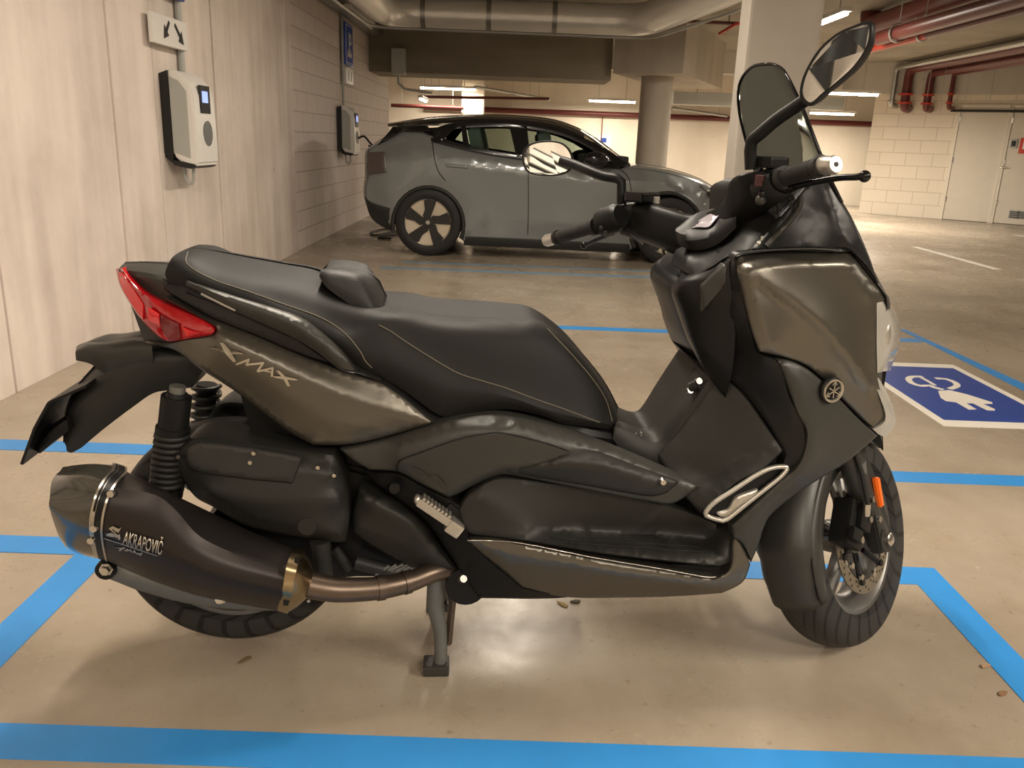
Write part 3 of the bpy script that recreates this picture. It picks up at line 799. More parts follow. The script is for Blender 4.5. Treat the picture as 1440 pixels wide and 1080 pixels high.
# signs on the wall
def wall_sign(name, yc, wd, z0, z1, m, label, x=WX+.05):
    root = empty(name, (x, yc, z0)); tag(root, label, 'sign')
    MB().box((.0, 0, (z1-z0)/2), (.03, wd, z1-z0), b=.008).build('sign_plate', m, root)
    return root
sy0, sy1 = atX(214, 40, WX+.06).y, atX(262, 50, WX+.06).y; sz0, sz1 = atX(262, 72, WX+.06).z, atX(213, 15, WX+.06).z
s1_ = wall_sign('arrow_sign', (sy0+sy1)/2, sy1-sy0, sz0, sz1, M_white, 'white sign with two black down arrows above the nearer charger')
def arrow(tip, tail):   # in sign y,z fractions
    W_, H_ = sy1-sy0, sz1-sz0
    t = Vector(((tip[0]-.5)*W_, tip[1]*H_)); s = Vector(((tail[0]-.5)*W_, tail[1]*H_)); e = (t-s).normalized(); n = Vector((-e.y, e.x))
    b_ = t - e*.07
    poly = [s+n*.010, s-n*.010, b_-n*.013, b_-n*.042, t, b_+n*.042, b_+n*.013]
    return [Vector((.016, p.x, p.y)) for p in poly]
mb = MB()
for tip, tail in (((.28, .22), (.46, .82)), ((.86, .18), (.62, .80))):
    p = arrow(tip, tail); n = len(p); mb.add(p+[v+Vector((.003, 0, 0)) for v in p], [tuple(range(n)), tuple(range(2*n-1, n-1, -1))]+[(i, n+i, n+(i+1) % n, (i+1) % n) for i in range(n)])
mb.build('arrow', M_black, s1_)
def park_sign(yc, z0, label, hgt):
    s = wall_sign('parking_sign', yc, .50, z0, z0+hgt, mat('sign_blue_plate', (.02, .07, .42), .35), label)
    fr = MB()
    for (y, z, a, b) in ((0, .03, .44, .008), (0, hgt-.03, .44, .008), (-.22, hgt/2, .008, hgt-.06), (.22, hgt/2, .008, hgt-.06)): fr.box((.017, y, z), (.003, a, b))
    fr.build('white_edge', M_white, s)
    c = MB(); c.box((.017, 0, .13), (.003, .26, .06), b=.001).box((.017, 0, .17), (.003, .15, .05)); c.box((.017, -.02, hgt-.22), (.003, .04, .22)); c.box((.017, .05, hgt-.14), (.003, .1, .04)); c.box((.017, .05, hgt-.23), (.003, .1, .04)); c.box((.017, .10, hgt-.185), (.003, .04, .12))
    c.build('pictogram', M_white, s); return s
park_sign((sy0+sy1)/2+.02, atX(262, 9, WX+.06).z+.02, 'blue parking sign just above the white arrow sign, cut by the top edge', .6)
y2 = atX(484, 50, WX+.06).y
park_sign(y2+.3, atX(490, 92, WX+.06).z, 'blue parking sign high on the blockwork above the farther charger', .5)
zz = atX(487, 117, WX+.06).z
s3 = wall_sign('arrow_sign', y2+.3, .46, zz, zz+.19, M_white, 'small white sign below the blue sign over the farther charger')
MB().box((.017, -.08, .1), (.003, .02, .12)).box((.017, .1, .1), (.003, .02, .12)).build('arrow', M_black, s3)
# dry bits on the floor
for (px, py, sc, m_, lb_) in ((345, 929, 1., (.17, .11, .06), 'small dark dry scrap left of the centre stand'), (810, 847, .7, (.10, .09, .06), 'tiny dark flake on the floor under the scooter floorboard'), (792, 851, .8, (.45, .33, .16), 'tiny tan flake on the floor under the scooter floorboard'), (1410, 976, .8, (.22, .12, .06), 'small brown scrap near the lower right corner'), (1386, 938, .8, (.30, .2, .12), 'thin brown twig scrap right of the front wheel')):
    p = atZ(px, py); a = rnd.random()*3
    poly = [Vector((.022*sc*math.cos(t)*(.7+.5*rnd.random()), .009*sc*math.sin(t)*(.6+.8*rnd.random()))) for t in np.linspace(0, 6.28, 9)[:-1]]
    V = [Vector((q.x*math.cos(a)-q.y*math.sin(a), q.x*math.sin(a)+q.y*math.cos(a), z+.002*rnd.random())) for z in (0, .0025) for q in poly]; n = 8
    o = MB().add(V, [tuple(range(n)), tuple(range(n, 2*n))]+[(i, (i+1) % n, n+(i+1) % n, n+i) for i in range(n)]).build('dry_scrap', mat('scrap_%d' % px, m_, .8)); o.location = (p.x, p.y, .001)
    tag(o, lb_, 'leaf')
# ================================================================== THE SCOOTER
M_paint = mat('satin_bronze_grey', (.145, .136, .116), .34, .85, bump=.04, bscale=900)
M_dark = mat('matte_dark_plastic', (.019, .0188, .0170), .48, bump=.12, bscale=1400, spec=.4)
M_dark2 = mat('satin_charcoal_plastic', (.037, .0365, .0325), .42, .2, bump=.05, bscale=900)
M_blk = mat('deep_black_plastic', (.008, .008, .008), .45, spec=.25)
M_sblk = mat('satin_black_plastic', (.011, .011, .011), .33, spec=.3)
M_gloss = mat('gloss_black', (.006, .006, .007), .22, spec=.4)
M_seat = mat('seat_vinyl', (.010, .0098, .0095), .56, bump=.25, bscale=700, spec=.28)
M_seat2 = mat('seat_vinyl_top', (.011, .0105, .011), .52, bump=.35, bscale=500)
M_thread = mat('seat_thread', (.14, .125, .09), .7)
M_rubber = mat('tyre_rubber', (.014, .0135, .013), .62, bump=.1, bscale=300)
M_alloy = mat('dark_alloy', (.22, .215, .205), .36, .8)
M_cast = mat('cast_grey_metal', (.17, .175, .165), .5, .6, bump=.3, bscale=120)
M_steel = mat('brushed_steel', (.55, .52, .46), .3, 1)
M_disc = mat('brake_disc_steel', (.36, .33, .28), .34, 1)
M_mufbody = mat('dark_titanium_sleeve', (.036, .031, .030), .40, .7)
M_cone = mat('golden_steel_cone', (.42, .33, .20), .26, 1)
M_pipe = mat('heat_browned_steel', (.15, .115, .09), .38, .9, var=.35, vscale=14)
M_redlens = mat('red_lens', (.36, .003, .008), .08, coat=.6, spec=.8)
M_redlens2 = mat('red_lens_bright', (.65, .02, .025), .1, coat=.5)
M_redlens3 = mat('red_lens_deep', (.14, .002, .006), .1, coat=.6)
M_orange = mat('orange_reflector', (.8, .16, .02), .25)
M_clear = mat('clear_lens', (.72, .70, .64), .08, trans=.55, coat=.4)
M_silver = mat('silver_paint', (.50, .48, .43), .34, .8)
M_letter = mat('silver_lettering', (.55, .52, .45), .3, .9)
M_mirror = mat('mirror_glass', (.82, .84, .80), .015, 1)
M_screenm = mat('smoked_screen', (.24, .27, .26), .04, trans=1., ior=1.05)
M_bolt = mat('bolt_steel', (.6, .58, .54), .25, 1)

def carbon():
    m = mat('carbon_weave', (.03, .03, .025), .22, coat=.8); nt = m.node_tree; N = nt.nodes; K = nt.links; b = N['Principled BSDF']
    tc = N.new('ShaderNodeTexCoord'); mp = N.new('ShaderNodeMapping'); mp.inputs['Rotation'].default_value = (.3, .8, .5)
    ch = N.new('ShaderNodeTexChecker'); ch.inputs['Scale'].default_value = 420
    ch.inputs['Color1'].default_value = (.050, .047, .037, 1); ch.inputs['Color2'].default_value = (.030, .028, .022, 1)
    K.new(tc.outputs['Object'], mp.inputs[0]); K.new(mp.outputs[0], ch.inputs[0]); K.new(ch.outputs[0], b.inputs['Base Color'])
    return m
M_carbon = carbon()

bike = empty('scooter', (BO.x, BO.y, 0), PSI)
tag(bike, 'large dark grey and black maxi scooter on its centre stand in the foreground', 'scooter')

def side(p, o, w): return p  # readability
# ------------------------------------------------ hidden core so nothing shows through the body
MB().prism([(.10, .47), (.02, .86), (.30, .84), (.70, .66), (.85, .60), (1.0, .42), (1.06, .42), (1.25, .62), (1.27, .95), (1.36, .93), (1.42, .62), (1.28, .46), (1.15, .26), (.45, .26), (.38, .42)], (-.085, .085)).build('frame', M_blk, bike)

# ------------------------------------------------ rear wheel
def tread_mat(n_, ang_):
    m = mat(n_, (.014, .0135, .013), .6); nt = m.node_tree; N = nt.nodes; K = nt.links; b = N['Principled BSDF']
    tc = N.new('ShaderNodeTexCoord'); sp = N.new('ShaderNodeSeparateXYZ'); K.new(tc.outputs['Object'], sp.inputs[0])
    at = N.new('ShaderNodeMath'); at.operation = 'ARCTAN2'; K.new(sp.outputs['Z'], at.inputs[0]); K.new(sp.outputs['X'], at.inputs[1])
    k = N.new('ShaderNodeMath'); k.operation = 'MULTIPLY'; k.inputs[1].default_value = 26/math.tau; K.new(at.outputs[0], k.inputs[0])
    ay = N.new('ShaderNodeMath'); ay.operation = 'ABSOLUTE'; K.new(sp.outputs['Y'], ay.inputs[0])
    s2 = N.new('ShaderNodeMath'); s2.operation = 'MULTIPLY'; s2.inputs[1].default_value = ang_; K.new(ay.outputs[0], s2.inputs[0])
    ad = N.new('ShaderNodeMath'); ad.operation = 'ADD'; K.new(k.outputs[0], ad.inputs[0]); K.new(s2.outputs[0], ad.inputs[1])
    fr = N.new('ShaderNodeMath'); fr.operation = 'FRACT'; K.new(ad.outputs[0], fr.inputs[0])
    ls = N.new('ShaderNodeMath'); ls.operation = 'LESS_THAN'; ls.inputs[1].default_value = .24; K.new(fr.outputs[0], ls.inputs[0])
    bp = N.new('ShaderNodeBump'); bp.invert = True; bp.inputs['Strength'].default_value = 1; bp.inputs['Distance'].default_value = .006
    K.new(ls.outputs[0], bp.inputs['Height']); K.new(bp.outputs[0], b.inputs['Normal'])
    mx = N.new('ShaderNodeMix'); mx.data_type = 'RGBA'; mx.inputs['A'].default_value = (.020, .019, .018, 1); mx.inputs['B'].default_value = (.004, .004, .004, 1)
    K.new(ls.outputs[0], mx.inputs['Factor']); K.new(mx.outputs['Result'], b.inputs['Base Color'])
    return m
M_tread = tread_mat('tyre_tread', 44)
def wheel(name, r, hw, rim_r, M, spokes=5):
    """rim (the part), with tyre, and hub; spun round local y"""
    s = r/.27
    rm = MB()
    rw = hw*.78
    rm.lathe([(rim_r-.012, -rw), (rim_r, -rw), (rim_r+.004, -rw+.006), (rim_r-.008, -rw+.012), (rim_r-.026, -rw*.55), (rim_r-.03, 0), (rim_r-.026, rw*.55), (rim_r-.008, rw-.012), (rim_r+.004, rw-.006), (rim_r, rw), (rim_r-.012, rw), (rim_r-.038, rw*.5), (rim_r-.042, 0), (rim_r-.038, -rw*.5), (rim_r-.012, -rw)], 64)
    rm.lathe([(.0, -.045), (.038, -.045), (.042, -.02), (.042, .02), (.038, .045), (0, .045)], 28)
    for k in range(spokes):
        for dd in (-.16, .16):
            a = math.tau*k/spokes + .3; b = a + dd
            p0 = Vector((math.cos(a)*.035, 0, math.sin(a)*.035)); p1 = Vector((math.cos(b)*(rim_r-.03), 0, math.sin(b)*(rim_r-.03)))
            rm.tube([p0+Vector((0, -.012, 0)), (p0+p1)/2+Vector((0, -.012, 0)), p1], [.016, .012, .010], 8)
    rim = rm.build(name, M_alloy, bike, 40, M)
    ty = MB(); n = 18; pr = []
    for i in range(n+1):
        t = -math.pi*.5 + math.pi*i/n
        y = math.sin(t)*hw; rr = (rim_r+.006) + (r-rim_r-.006)*max(math.cos(t), 0)**.42
        pr.append((rr, y))
    pr = [(rim_r-.004, -hw*.72)] + pr + [(rim_r-.004, hw*.72)]
    ty.lathe(pr, 96)
    ty.build('tyre', M_tread, rim, 60)
    MB().lathe([(.0, -.06), (.012, -.06), (.012, .06), (0, .06)], 12).build('axle', M_bolt, rim, 40)
    return rim
RW = Vector((.02, 0, .295))
rw_ = wheel('rear_wheel', .267, .072, .195, Matrix.Translation(RW))

# ------------------------------------------------ steering frame of reference
UF = 1.485; AX = Vector((UF-.036, 0, .268)); KX = Vector((-.438, 0, .899)).normalized()
SR = Matrix.Translation(AX) @ Matrix.Rotation(R(42), 4, KX) @ Matrix.Translation(-AX)
WM = SR @ Matrix.Translation((UF, 0, .268))
fw = wheel('front_wheel', .268, .062, .186, WM)
# disc with holes drawn as real drilled plate
def disc_mesh(ro, ri, y):
    mb = MB(); mb.lathe([(ri, y-.002), (ro, y-.002), (ro, y+.002), (ri, y+.002), (ri, y-.002)], 64)
    return mb
dk = disc_mesh(.1335, .102, -.062).build('brake_disc', M_disc, fw, 30)
hb = MB()
for ring, cnt, ph in ((.109, 18, 0), (.118, 18, .17), (.127, 18, .34)):
    for k in range(cnt):
        a = math.tau*k/cnt+ph*.6; hb.lathe([(0, -.0001), (.0032, -.0001), (.0032, .0), (0, 0)], 8, Matrix.Translation((ring*math.cos(a), -.0643, ring*math.sin(a))))
tag(hb.build('disc_holes', M_blk, fw), kind='stuff')
sp = MB()
for k in range(6):
    a = math.tau*k/6; p0 = Vector((.04*math.cos(a), -.05, .04*math.sin(a))); p1 = Vector((.106*math.cos(a+.25), -.062, .106*math.sin(a+.25)))
    sp.tube([p0, p1], .007, 8); sp.lathe([(0, -.006), (.008, -.006), (.008, .004), (0, .004)], 10, Matrix.Translation(p1+Vector((0, -.002, 0))))
sp.build('disc_carrier', M_blk, fw, 40)
def WP(x, y, z): return WM @ Vector((x, y, z))     # wheel frame -> scooter frame
# fork legs (behind the axle, up along the steering axis)
fk = MB()
for sgn in (-1, 1):
    w_ = .094*sgn
    top = Vector((-.035-.438*.55, w_*1.02, .50*.899+.06)); 
    pts = [(.008, w_, -.02), (.004, w_, .02), (-.035, w_, .08), (-.075, w_, .17), (-.12, w_, .26), (-.165, w_, .35), (-.21, w_, .44)]
    fk.tube([WP(*p) for p in pts], [.022, .030, .030, .028, .028, .026, .022], 14)
fk.tube([WP(-.16, -.1, .345), WP(-.16, .1, .345)], .03, 12)
fork = fk.build('front_fork', M_dark2, bike, 50)
lg = MB()
lug = [(-.03, -.03), (.03, -.028), (.034, .01), (.022, .05), (-.005, .12), (-.04, .19), (-.09, .26), (-.12, .25), (-.10, .19), (-.06, .10), (-.04, .03)]
lg.prism([(x, z) for x, z in lug], (-.120, -.092), WM)
lg.build('fork_leg_cover', M_dark, fork, 40, bevel=.004)
MB().lathe([(0, -.012), (.010, -.012), (.016, -.008), (.016, .0), (0, 0)], 14, WM @ Matrix.Translation((.006, -.121, .0))).build('axle_nut', M_bolt, fork, 40)
MB().prism([(-.048, .155), (-.028, .155), (-.018, .085), (-.034, .082)], (-.133, -.119), WM @ Matrix.Translation((.0, 0, -.0))).build('front_reflector', M_orange, fork, bevel=.003)
# caliper behind the leg over the disc
cl = MB()
cl.box((0, 0, 0), (.075, .05, .11), b=.010)
cl.box((.012, -.028, .02), (.05, .022, .06), b=.006); cl.box((-.02, -.03, -.03), (.045, .02, .03), b=.006)
cm = WM @ Matrix.Translation((-.098, -.078, .052)) @ Matrix.Rotation(R(28), 4, 'Y')
cl.v = [cm @ v for v in cl.v]; cl.build('brake_caliper', M_blk, fork, 40)
bo = MB()
for q in ((-.07, -.115, .06), (-.055, -.118, .105), (-.115, -.112, .02), (-.035, -.12, .055)): bo.lathe([(0, -.008), (.008, -.008), (.008, .006), (0, .006)], 8, WM @ Matrix.Translation(q))
bo.build('caliper_bolt', M_bolt, fork, 30)
hw_ = MB().tube([WP(-.06, -.105, .15), WP(-.09, -.118, .20)], .012, 10).build('hose_guide', M_cast, fork, 40)
MB().tube([WP(.0, -.122, .0), WP(.0, -.116, .0)], .030, 20).build('axle_lug', M_dark, fork, 40)
MB().tube([WP(-.085, -.118, .072), WP(-.088, -.124, .10)], .009, 10).build('hose_fitting', M_bolt, fork, 40)
for q in ((-.03, -.09, -.085), (.03, -.09, -.09), (.075, -.09, -.05), (-.07, -.09, -.05)):
    MB().lathe([(0, -.070), (.0075, -.070), (.0085, -.064), (0, -.064)], 12, WM @ Matrix.Translation((q[0]*1.05, 0, q[2]*1.05))).build('disc_bolt', M_bolt, fork, 40)
pipe('brake_hose', [WP(*p) for p in ((-.085, -.115, .065), (-.085, -.125, .10), (-.10, -.125, .17), (-.13, -.12, .26), (-.18, -.10, .36))], .006, M_black, fork, 8)
# mudguard: shell wrapped round the back of the tyre, built in the wheel frame
V = []; F = []; na, nc = 30, 12
for i in range(na+1):
    a = R(62 + (207-62)*i/na)
    fade = min(1, (na-i)/3.0+.55)
    for j in range(nc+1):
        t = -1+2*j/nc; hwid = .076*(1 if i < na-2 else .93)
        rr = .293 - .058*abs(t)**2.6 - (.012 if i > 24 else 0)
        yy = hwid*math.sin(t*1.35)/math.sin(1.35)
        V.append(WP(rr*math.cos(a), yy, rr*math.sin(a)))
for i in range(na):
    for j in range(nc): F.append((i*(nc+1)+j, i*(nc+1)+j+1, (i+1)*(nc+1)+j+1, (i+1)*(nc+1)+j))
fo_ = MB().add(V, F).build('front_mudguard', M_dark2, bike, 50)
md = fo_.modifiers.new('thickness', 'SOLIDIFY'); md.thickness = .004
# deep flank of the mudguard on the viewer's side
V = []; F = []
for i in range(17):
    a = R(118 + (205-118)*i/16); dip = math.sin(math.pi*i/16)
    for j in range(5):
        t = j/4; rr = .258-(.034+.02*dip)*t; V.append(WP(rr*math.cos(a), -.070-.006*math.sin(t*3.1), rr*math.sin(a)))
for i in range(16):
    for j in range(4): F.append((i*5+j, i*5+j+1, (i+1)*5+j+1, (i+1)*5+j))
k = MB().add(V, F).build('mudguard_flank', M_dark2, fo_, 50); md = k.modifiers.new('thickness', 'SOLIDIFY'); md.thickness = .004

# ------------------------------------------------ rear: tail, lamp, grey panels
loft('tail_cowl', [
    [(202, 479, .060), (240, 482, .085), (330, 515, .115)],
    [(184, 428, .045), (238, 440, .085), (330, 476, .120)],
    [(173, 394, .030), (235, 412, .095), (330, 447, .125)],
    [(167, 379, .040), (234, 390, .090), (330, 430, .115)],
    [(176, 369, .0), (236, 371, .0), (330, 395, 0)]], M_dark2, bike, n=16, across=3)
panel('side_panel', [(203, 480, .088, 1), (236, 483, .108), (252, 478, .118), (299, 470, .140), (304, 461, .143, 1), (262, 437, .132), (230, 420, .118, 1), (238, 416, .112), (262, 427, .118), (300, 447, .13), (363, 473, .145), (433, 503, .158), (493, 524, .168), (540, 538, .175, 1), (573, 563, .186), (610, 595, .196, 1), (533, 617, .176), (483, 626, .168), (440, 626, .164, 1), (400, 603, .158), (333, 552, .142), (283, 520, .126), (250, 495, .11), (225, 487, .098)],
      M_paint, bike, creases=[[(304, 463, .150), (312, 474, .158), (367, 500, .170), (425, 528, .181), (483, 556, .190), (545, 578, .197), (600, 593, .199)],
                              [(306, 486, .154), (400, 545, .176), (470, 590, .184), (540, 604, .186)]], t=.02)
# rear light, wraps round the tail corner
lamp = panel('rear_light', [(163, 378, .02, 1), (173, 377, .055, 1), (186, 396, .080), (208, 415, .098), (250, 434, .122), (281, 448, .138), (298, 459, .148), (301, 467, .149), (297, 471, .147), (250, 479, .128), (236, 480, .120, 1), (225, 475, .112), (201, 452, .088), (181, 424, .064), (168, 400, .04)],
             M_redlens, bike, creases=[[(208, 417, .106), (230, 440, .124), (245, 455, .134), (285, 466, .150)]], t=.02, inset=1.5, grid=5, edge=.003, mirror=True)
panel('brake_lens', [(166, 384, .04, 1), (174, 386, .066), (202, 428, .094, 1), (201, 450, .094, 1), (183, 424, .072), (170, 400, .05)], M_redlens2, lamp, t=.004, inset=1., grid=5, edge=.001, mirror=False)
panel('lens_facet', [(226, 443, .130, 1), (252, 455, .142, 1), (254, 477, .136, 1), (237, 478, .128, 1), (227, 463, .122, 1)], M_redlens3, lamp, t=.004, inset=1., grid=6, edge=.001, mirror=False)
panel('lens_facet', [(207, 432, .112, 1), (224, 442, .126, 1), (225, 458, .124, 1), (208, 450, .106, 1)], M_redlens2, lamp, t=.003, inset=1., grid=6, edge=.001, mirror=False)
panel('lens_facet', [(256, 460, .144, 1), (270, 466, .149, 1), (285, 468, .150, 1), (262, 474, .142, 1)], M_redlens2, lamp, t=.003, inset=1., grid=6, edge=.001, mirror=False)

# raised lettering on the grey panel: X M A X
def letters(name, polys, m, parent, skin, h=.0025):
    mb = MB()
    for poly in polys:
        n = len(poly); A_ = [skin(x, y, -.003) for x, y in poly]; B_ = [skin(x, y, h) for x, y in poly]
        mb.add(A_+B_, [tuple(range(n)), tuple(range(2*n-1, n-1, -1))]+[(i, n+i, n+(i+1) % n, (i+1) % n) for i in range(n)])
    return mb.build(name, m, parent)
def c4(pts): return [(200+a/3., 320+b/3.) for a, b in pts]
pan = [o for o in bpy.data.objects if o.name == 'side_panel'][0]
def sline(pts, wd):
    out = []
    for (a, b), (c, d) in zip(pts, pts[1:]):
        l = math.hypot(c-a, d-b); nx, ny = -(d-b)/l*wd/2, (c-a)/l*wd/2; ex, ey = (c-a)/l*wd*.3, (d-b)/l*wd*.3
        out.append(c4([(a-nx-ex, b-ny-ey), (c-nx+ex, d-ny+ey), (c+nx+ex, d+ny+ey), (a+nx-ex, b+ny-ey)]))
    return out
XM = [c4([(270, 506), (300, 506), (372, 518), (425, 531), (424, 535), (366, 532), (330, 522)]), c4([(327, 484), (343, 487), (372, 522), (396, 566), (384, 568), (350, 530)])]
XM += sline([(398, 577), (450, 557), (440, 579), (511, 571), (487, 606)], 9) + sline([(489, 607), (550, 593), (547, 627)], 9) + sline([(515, 604), (548, 611)], 6)
XM += [c4([(548, 627), (600, 628), (655, 640), (652, 645), (598, 641), (560, 634)]), c4([(565, 603), (580, 605), (610, 636), (624, 670), (612, 669), (596, 640)])]
def w_panel(x, y):   # skin depth near the lettering
    t = (x-300)/300.; return .159 + t*.060 + .0035
letters('raised_letters', XM, M_letter, pan, on_skin(pan, .0022), .002)

# ------------------------------------------------ seat
seat = loft('seat', [
    # lower edge of the cushion side
    [(238, 398, .105), (262, 405, .120), (290, 420, .130), (350, 445, .138), (417, 462, .148), (483, 503, .158), (513, 520, .163), (550, 538, .168), (583, 560, .174), (618, 584, .178), (643, 584, .178), (687, 577, .176), (720, 576, .174), (760, 584, .168), (793, 596, .155), (843, 602, .125), (868, 606, .07)],
    [(232, 385, .110), (256, 384, .130), (290, 401, .140), (350, 423, .150), (417, 448, .158), (483, 480, .168), (513, 500, .174), (550, 512, .180), (583, 530, .186), (618, 550, .192), (643, 556, .192), (687, 560, .190), (720, 562, .188), (760, 575, .180), (793, 586, .165), (843, 594, .135), (869, 600, .08)],
    # stitched edge
    [(240, 365, .105), (266, 372, .118), (300, 390, .128), (350, 405, .134), (400, 424, .138), (450, 441, .142), (490, 462, .148), (533, 462, .155), (567, 480, .160), (600, 496, .168), (643, 522, .178), (680, 534, .182), (710, 543, .182), (750, 558, .176), (793, 572, .160), (840, 590, .135), (868, 592, .085)],
    # shoulder
    [(250, 356, .070), (270, 360, .085), (303, 374, .090), (350, 386, .094), (400, 398, .098), (450, 412, .10), (490, 428, .11), (535, 438, .12), (570, 442, .125), (603, 450, .13), (643, 456, .138), (680, 458, .140), (720, 462, .138), (760, 468, .128), (805, 498, .110), (845, 545, .09), (866, 580, .06)],
    [(262, 350, .0), (275, 348, .0), (312, 354, .0), (350, 361, .0), (400, 370, .0), (450, 380, .0), (490, 404, .0), (530, 424, .0), (563, 430, .0), (593, 438, .0), (633, 444, .0), (677, 446, .0), (720, 447, .0), (757, 450, .0), (800, 478, 0), (845, 530, 0), (869, 573, 0)]],
    M_seat, bike, n=110, across=5, smooth=50)
seat_skin = on_skin(seat, .0006)
def stitch(pts, off=.002):
    fine = crom([(x, y, w) for x, y, w in pts], False, 3.0)
    mb = MB(); P = [seat_skin(p[0], p[1], 0, p[2]) for p in fine]
    mb.tube(P, .0011, 5); return mb
stitch([(264, 354, .118), (264, 372, .126), (300, 393, .136), (350, 410, .144), (400, 428, .148), (450, 446, .152), (483, 467, .160), (505, 492, .168), (514, 508, .172), (523, 517, .175)]).build('seat_stitching', M_thread, seat)
stitch([(533, 457, .158), (550, 466, .162), (567, 478, .167), (600, 499, .176), (643, 524, .187), (680, 536, .190), (710, 545, .190), (750, 560, .184), (793, 575, .168), (843, 594, .142)]).build('seat_stitching', M_thread, seat)
stitch([(770, 462, .128), (785, 478, .130), (810, 505, .130), (835, 535, .122), (852, 562, .108), (861, 592, .092)]).build('seat_stitching', M_thread, seat)
# backrest hump
bk = loft('backrest', [
    [(449, 388, .085), (457, 402, .100), (483, 422, .105), (508, 437, .108), (528, 449, .105), (534, 448, .085)],
    [(450, 384, .085), (462, 390, .098), (486, 404, .104), (508, 416, .106), (528, 436, .102), (535, 440, .085)],
    [(452, 379, .07), (466, 379, .075), (490, 383, .080), (509, 392, .082), (528, 420, .080), (538, 432, .07)],
    [(458, 377, .0), (470, 376, .0), (495, 378, .0), (517, 383, .0), (534, 396, .0), (543, 416, .0)]], M_seat2, bike, n=24, across=4)
MB().sphere(L(533, 432, .045), .012, 12, (1, 1.2, 1)).build('backrest_button', M_blk, bk, 60)

# grab rail (both sides)
panel('grab_rail', [(263, 393, .142, 1), (277, 399, .150), (333, 417, .160), (413, 443, .172), (445, 462, .178), (477, 490, .182), (503, 523, .184, 1), (477, 518, .184), (440, 492, .178), (405, 472, .172), (367, 455, .166), (320, 434, .158), (283, 413, .150), (262, 402, .144)],
      M_dark2, bike, creases=[[(270, 398, .154), (333, 424, .170), (400, 448, .184), (440, 472, .192), (478, 503, .192)]], t=.028, grid=5, edge=.010)
panel('rail_pocket', [(228, 391, .095, 1), (262, 403, .118), (330, 436, .138), (413, 474, .155), (477, 516, .168), (505, 524, .172), (540, 536, .175, 1), (433, 502, .160), (363, 473, .147), (300, 448, .134), (262, 428, .122), (232, 408, .108, 1)], M_gloss, bike, t=.03)
MB().tube([L(283, 413, .150), L(331, 437, .160)], .0025, 6).build('rail_trim', M_letter, bike)
loft('seat_base', [
    [(262, 430, .10), (363, 476, .13), (500, 527, .15), (560, 560, .165), (620, 604, .17), (690, 600, .165), (760, 606, .155), (840, 628, .12), (876, 630, .09)],
    [(262, 400, .12), (363, 440, .14), (490, 505, .16), (560, 545, .168), (620, 588, .172), (690, 584, .172), (760, 590, .162), (840, 606, .128), (874, 612, .09)],
    [(262, 390, .0), (363, 420, .0), (490, 470, .0), (560, 490, .0), (620, 520, .0), (690, 530, .0), (760, 540, .0), (840, 580, .0), (872, 600, .0)]], M_blk, bike, n=40, across=3)

# ------------------------------------------------ number plate carrier / rear mudguard
loft('plate_carrier', [
    [(270, 545, .05), (237, 549, .052), (215, 553, .052), (190, 570, .05), (163, 590, .045), (130, 616, .04), (114, 630, .035), (100, 637, .03)],
    [(283, 524, .06), (240, 525, .062), (205, 532, .062), (176, 552, .058), (150, 570, .052), (122, 596, .046), (106, 618, .04), (94, 634, .032)],
    [(300, 500, .055), (246, 498, .06), (206, 500, .060), (165, 516, .056), (147, 530, .050), (112, 560, .044), (98, 592, .036), (93, 628, .03)],
    [(290, 480, .0), (240, 480, .0), (200, 478, .0), (160, 492, .0), (135, 515, .0), (105, 550, .0), (92, 585, .0), (90, 622, .0)]], M_dark, bike, n=34, across=4)
loft('rear_cowl', [
    [(215, 530, .04), (180, 528, .045), (150, 527, .045), (128, 512, .04), (107, 507, .035)],
    [(215, 505, .072), (180, 500, .068), (150, 500, .064), (124, 497, .058), (106, 497, .045)],
    [(212, 480, .065), (185, 480, .060), (148, 485, .055), (124, 485, .05), (107, 492, .040)],
    [(205, 474, .0), (180, 476, .0), (148, 481, .0), (122, 481, .0), (109, 487, .0)]], M_dark2, bike, n=22, across=3)
V_ = [L(146, 526, .09), L(96, 547, .09), L(76, 582, .09), L(50, 636, .09)]
pl = MB()
path = [L(145, 527, 0.), L(95, 549, 0.), L(76, 583, 0.), L(58, 632, 0.)]
for a, b in zip(path, path[1:]):
    d_ = (b-a); n_ = Vector((d_.z, 0, -d_.x)).normalized()*.003
    pl.add([a+n_+Vector((0, s, 0)) for s in (-.09, .09)]+[b+n_+Vector((0, s, 0)) for s in (-.09, .09)]+[a-n_+Vector((0, s, 0)) for s in (-.09, .09)]+[b-n_+Vector((0, s, 0)) for s in (-.09, .09)],
           [(0, 1, 3, 2), (4, 6, 7, 5), (0, 2, 6, 4), (1, 5, 7, 3), (0, 4, 5, 1), (2, 3, 7, 6)])
pl.build('number_plate', M_blk, bike)
loft('mudflap', [[(96, 606, .075), (75, 622, .07), (56, 638, .065)], [(94, 590, .075), (72, 606, .07), (50, 634, .06)], [(92, 585, 0), (72, 600, 0), (48, 632, 0)]], M_blk, bike, n=8, across=2)

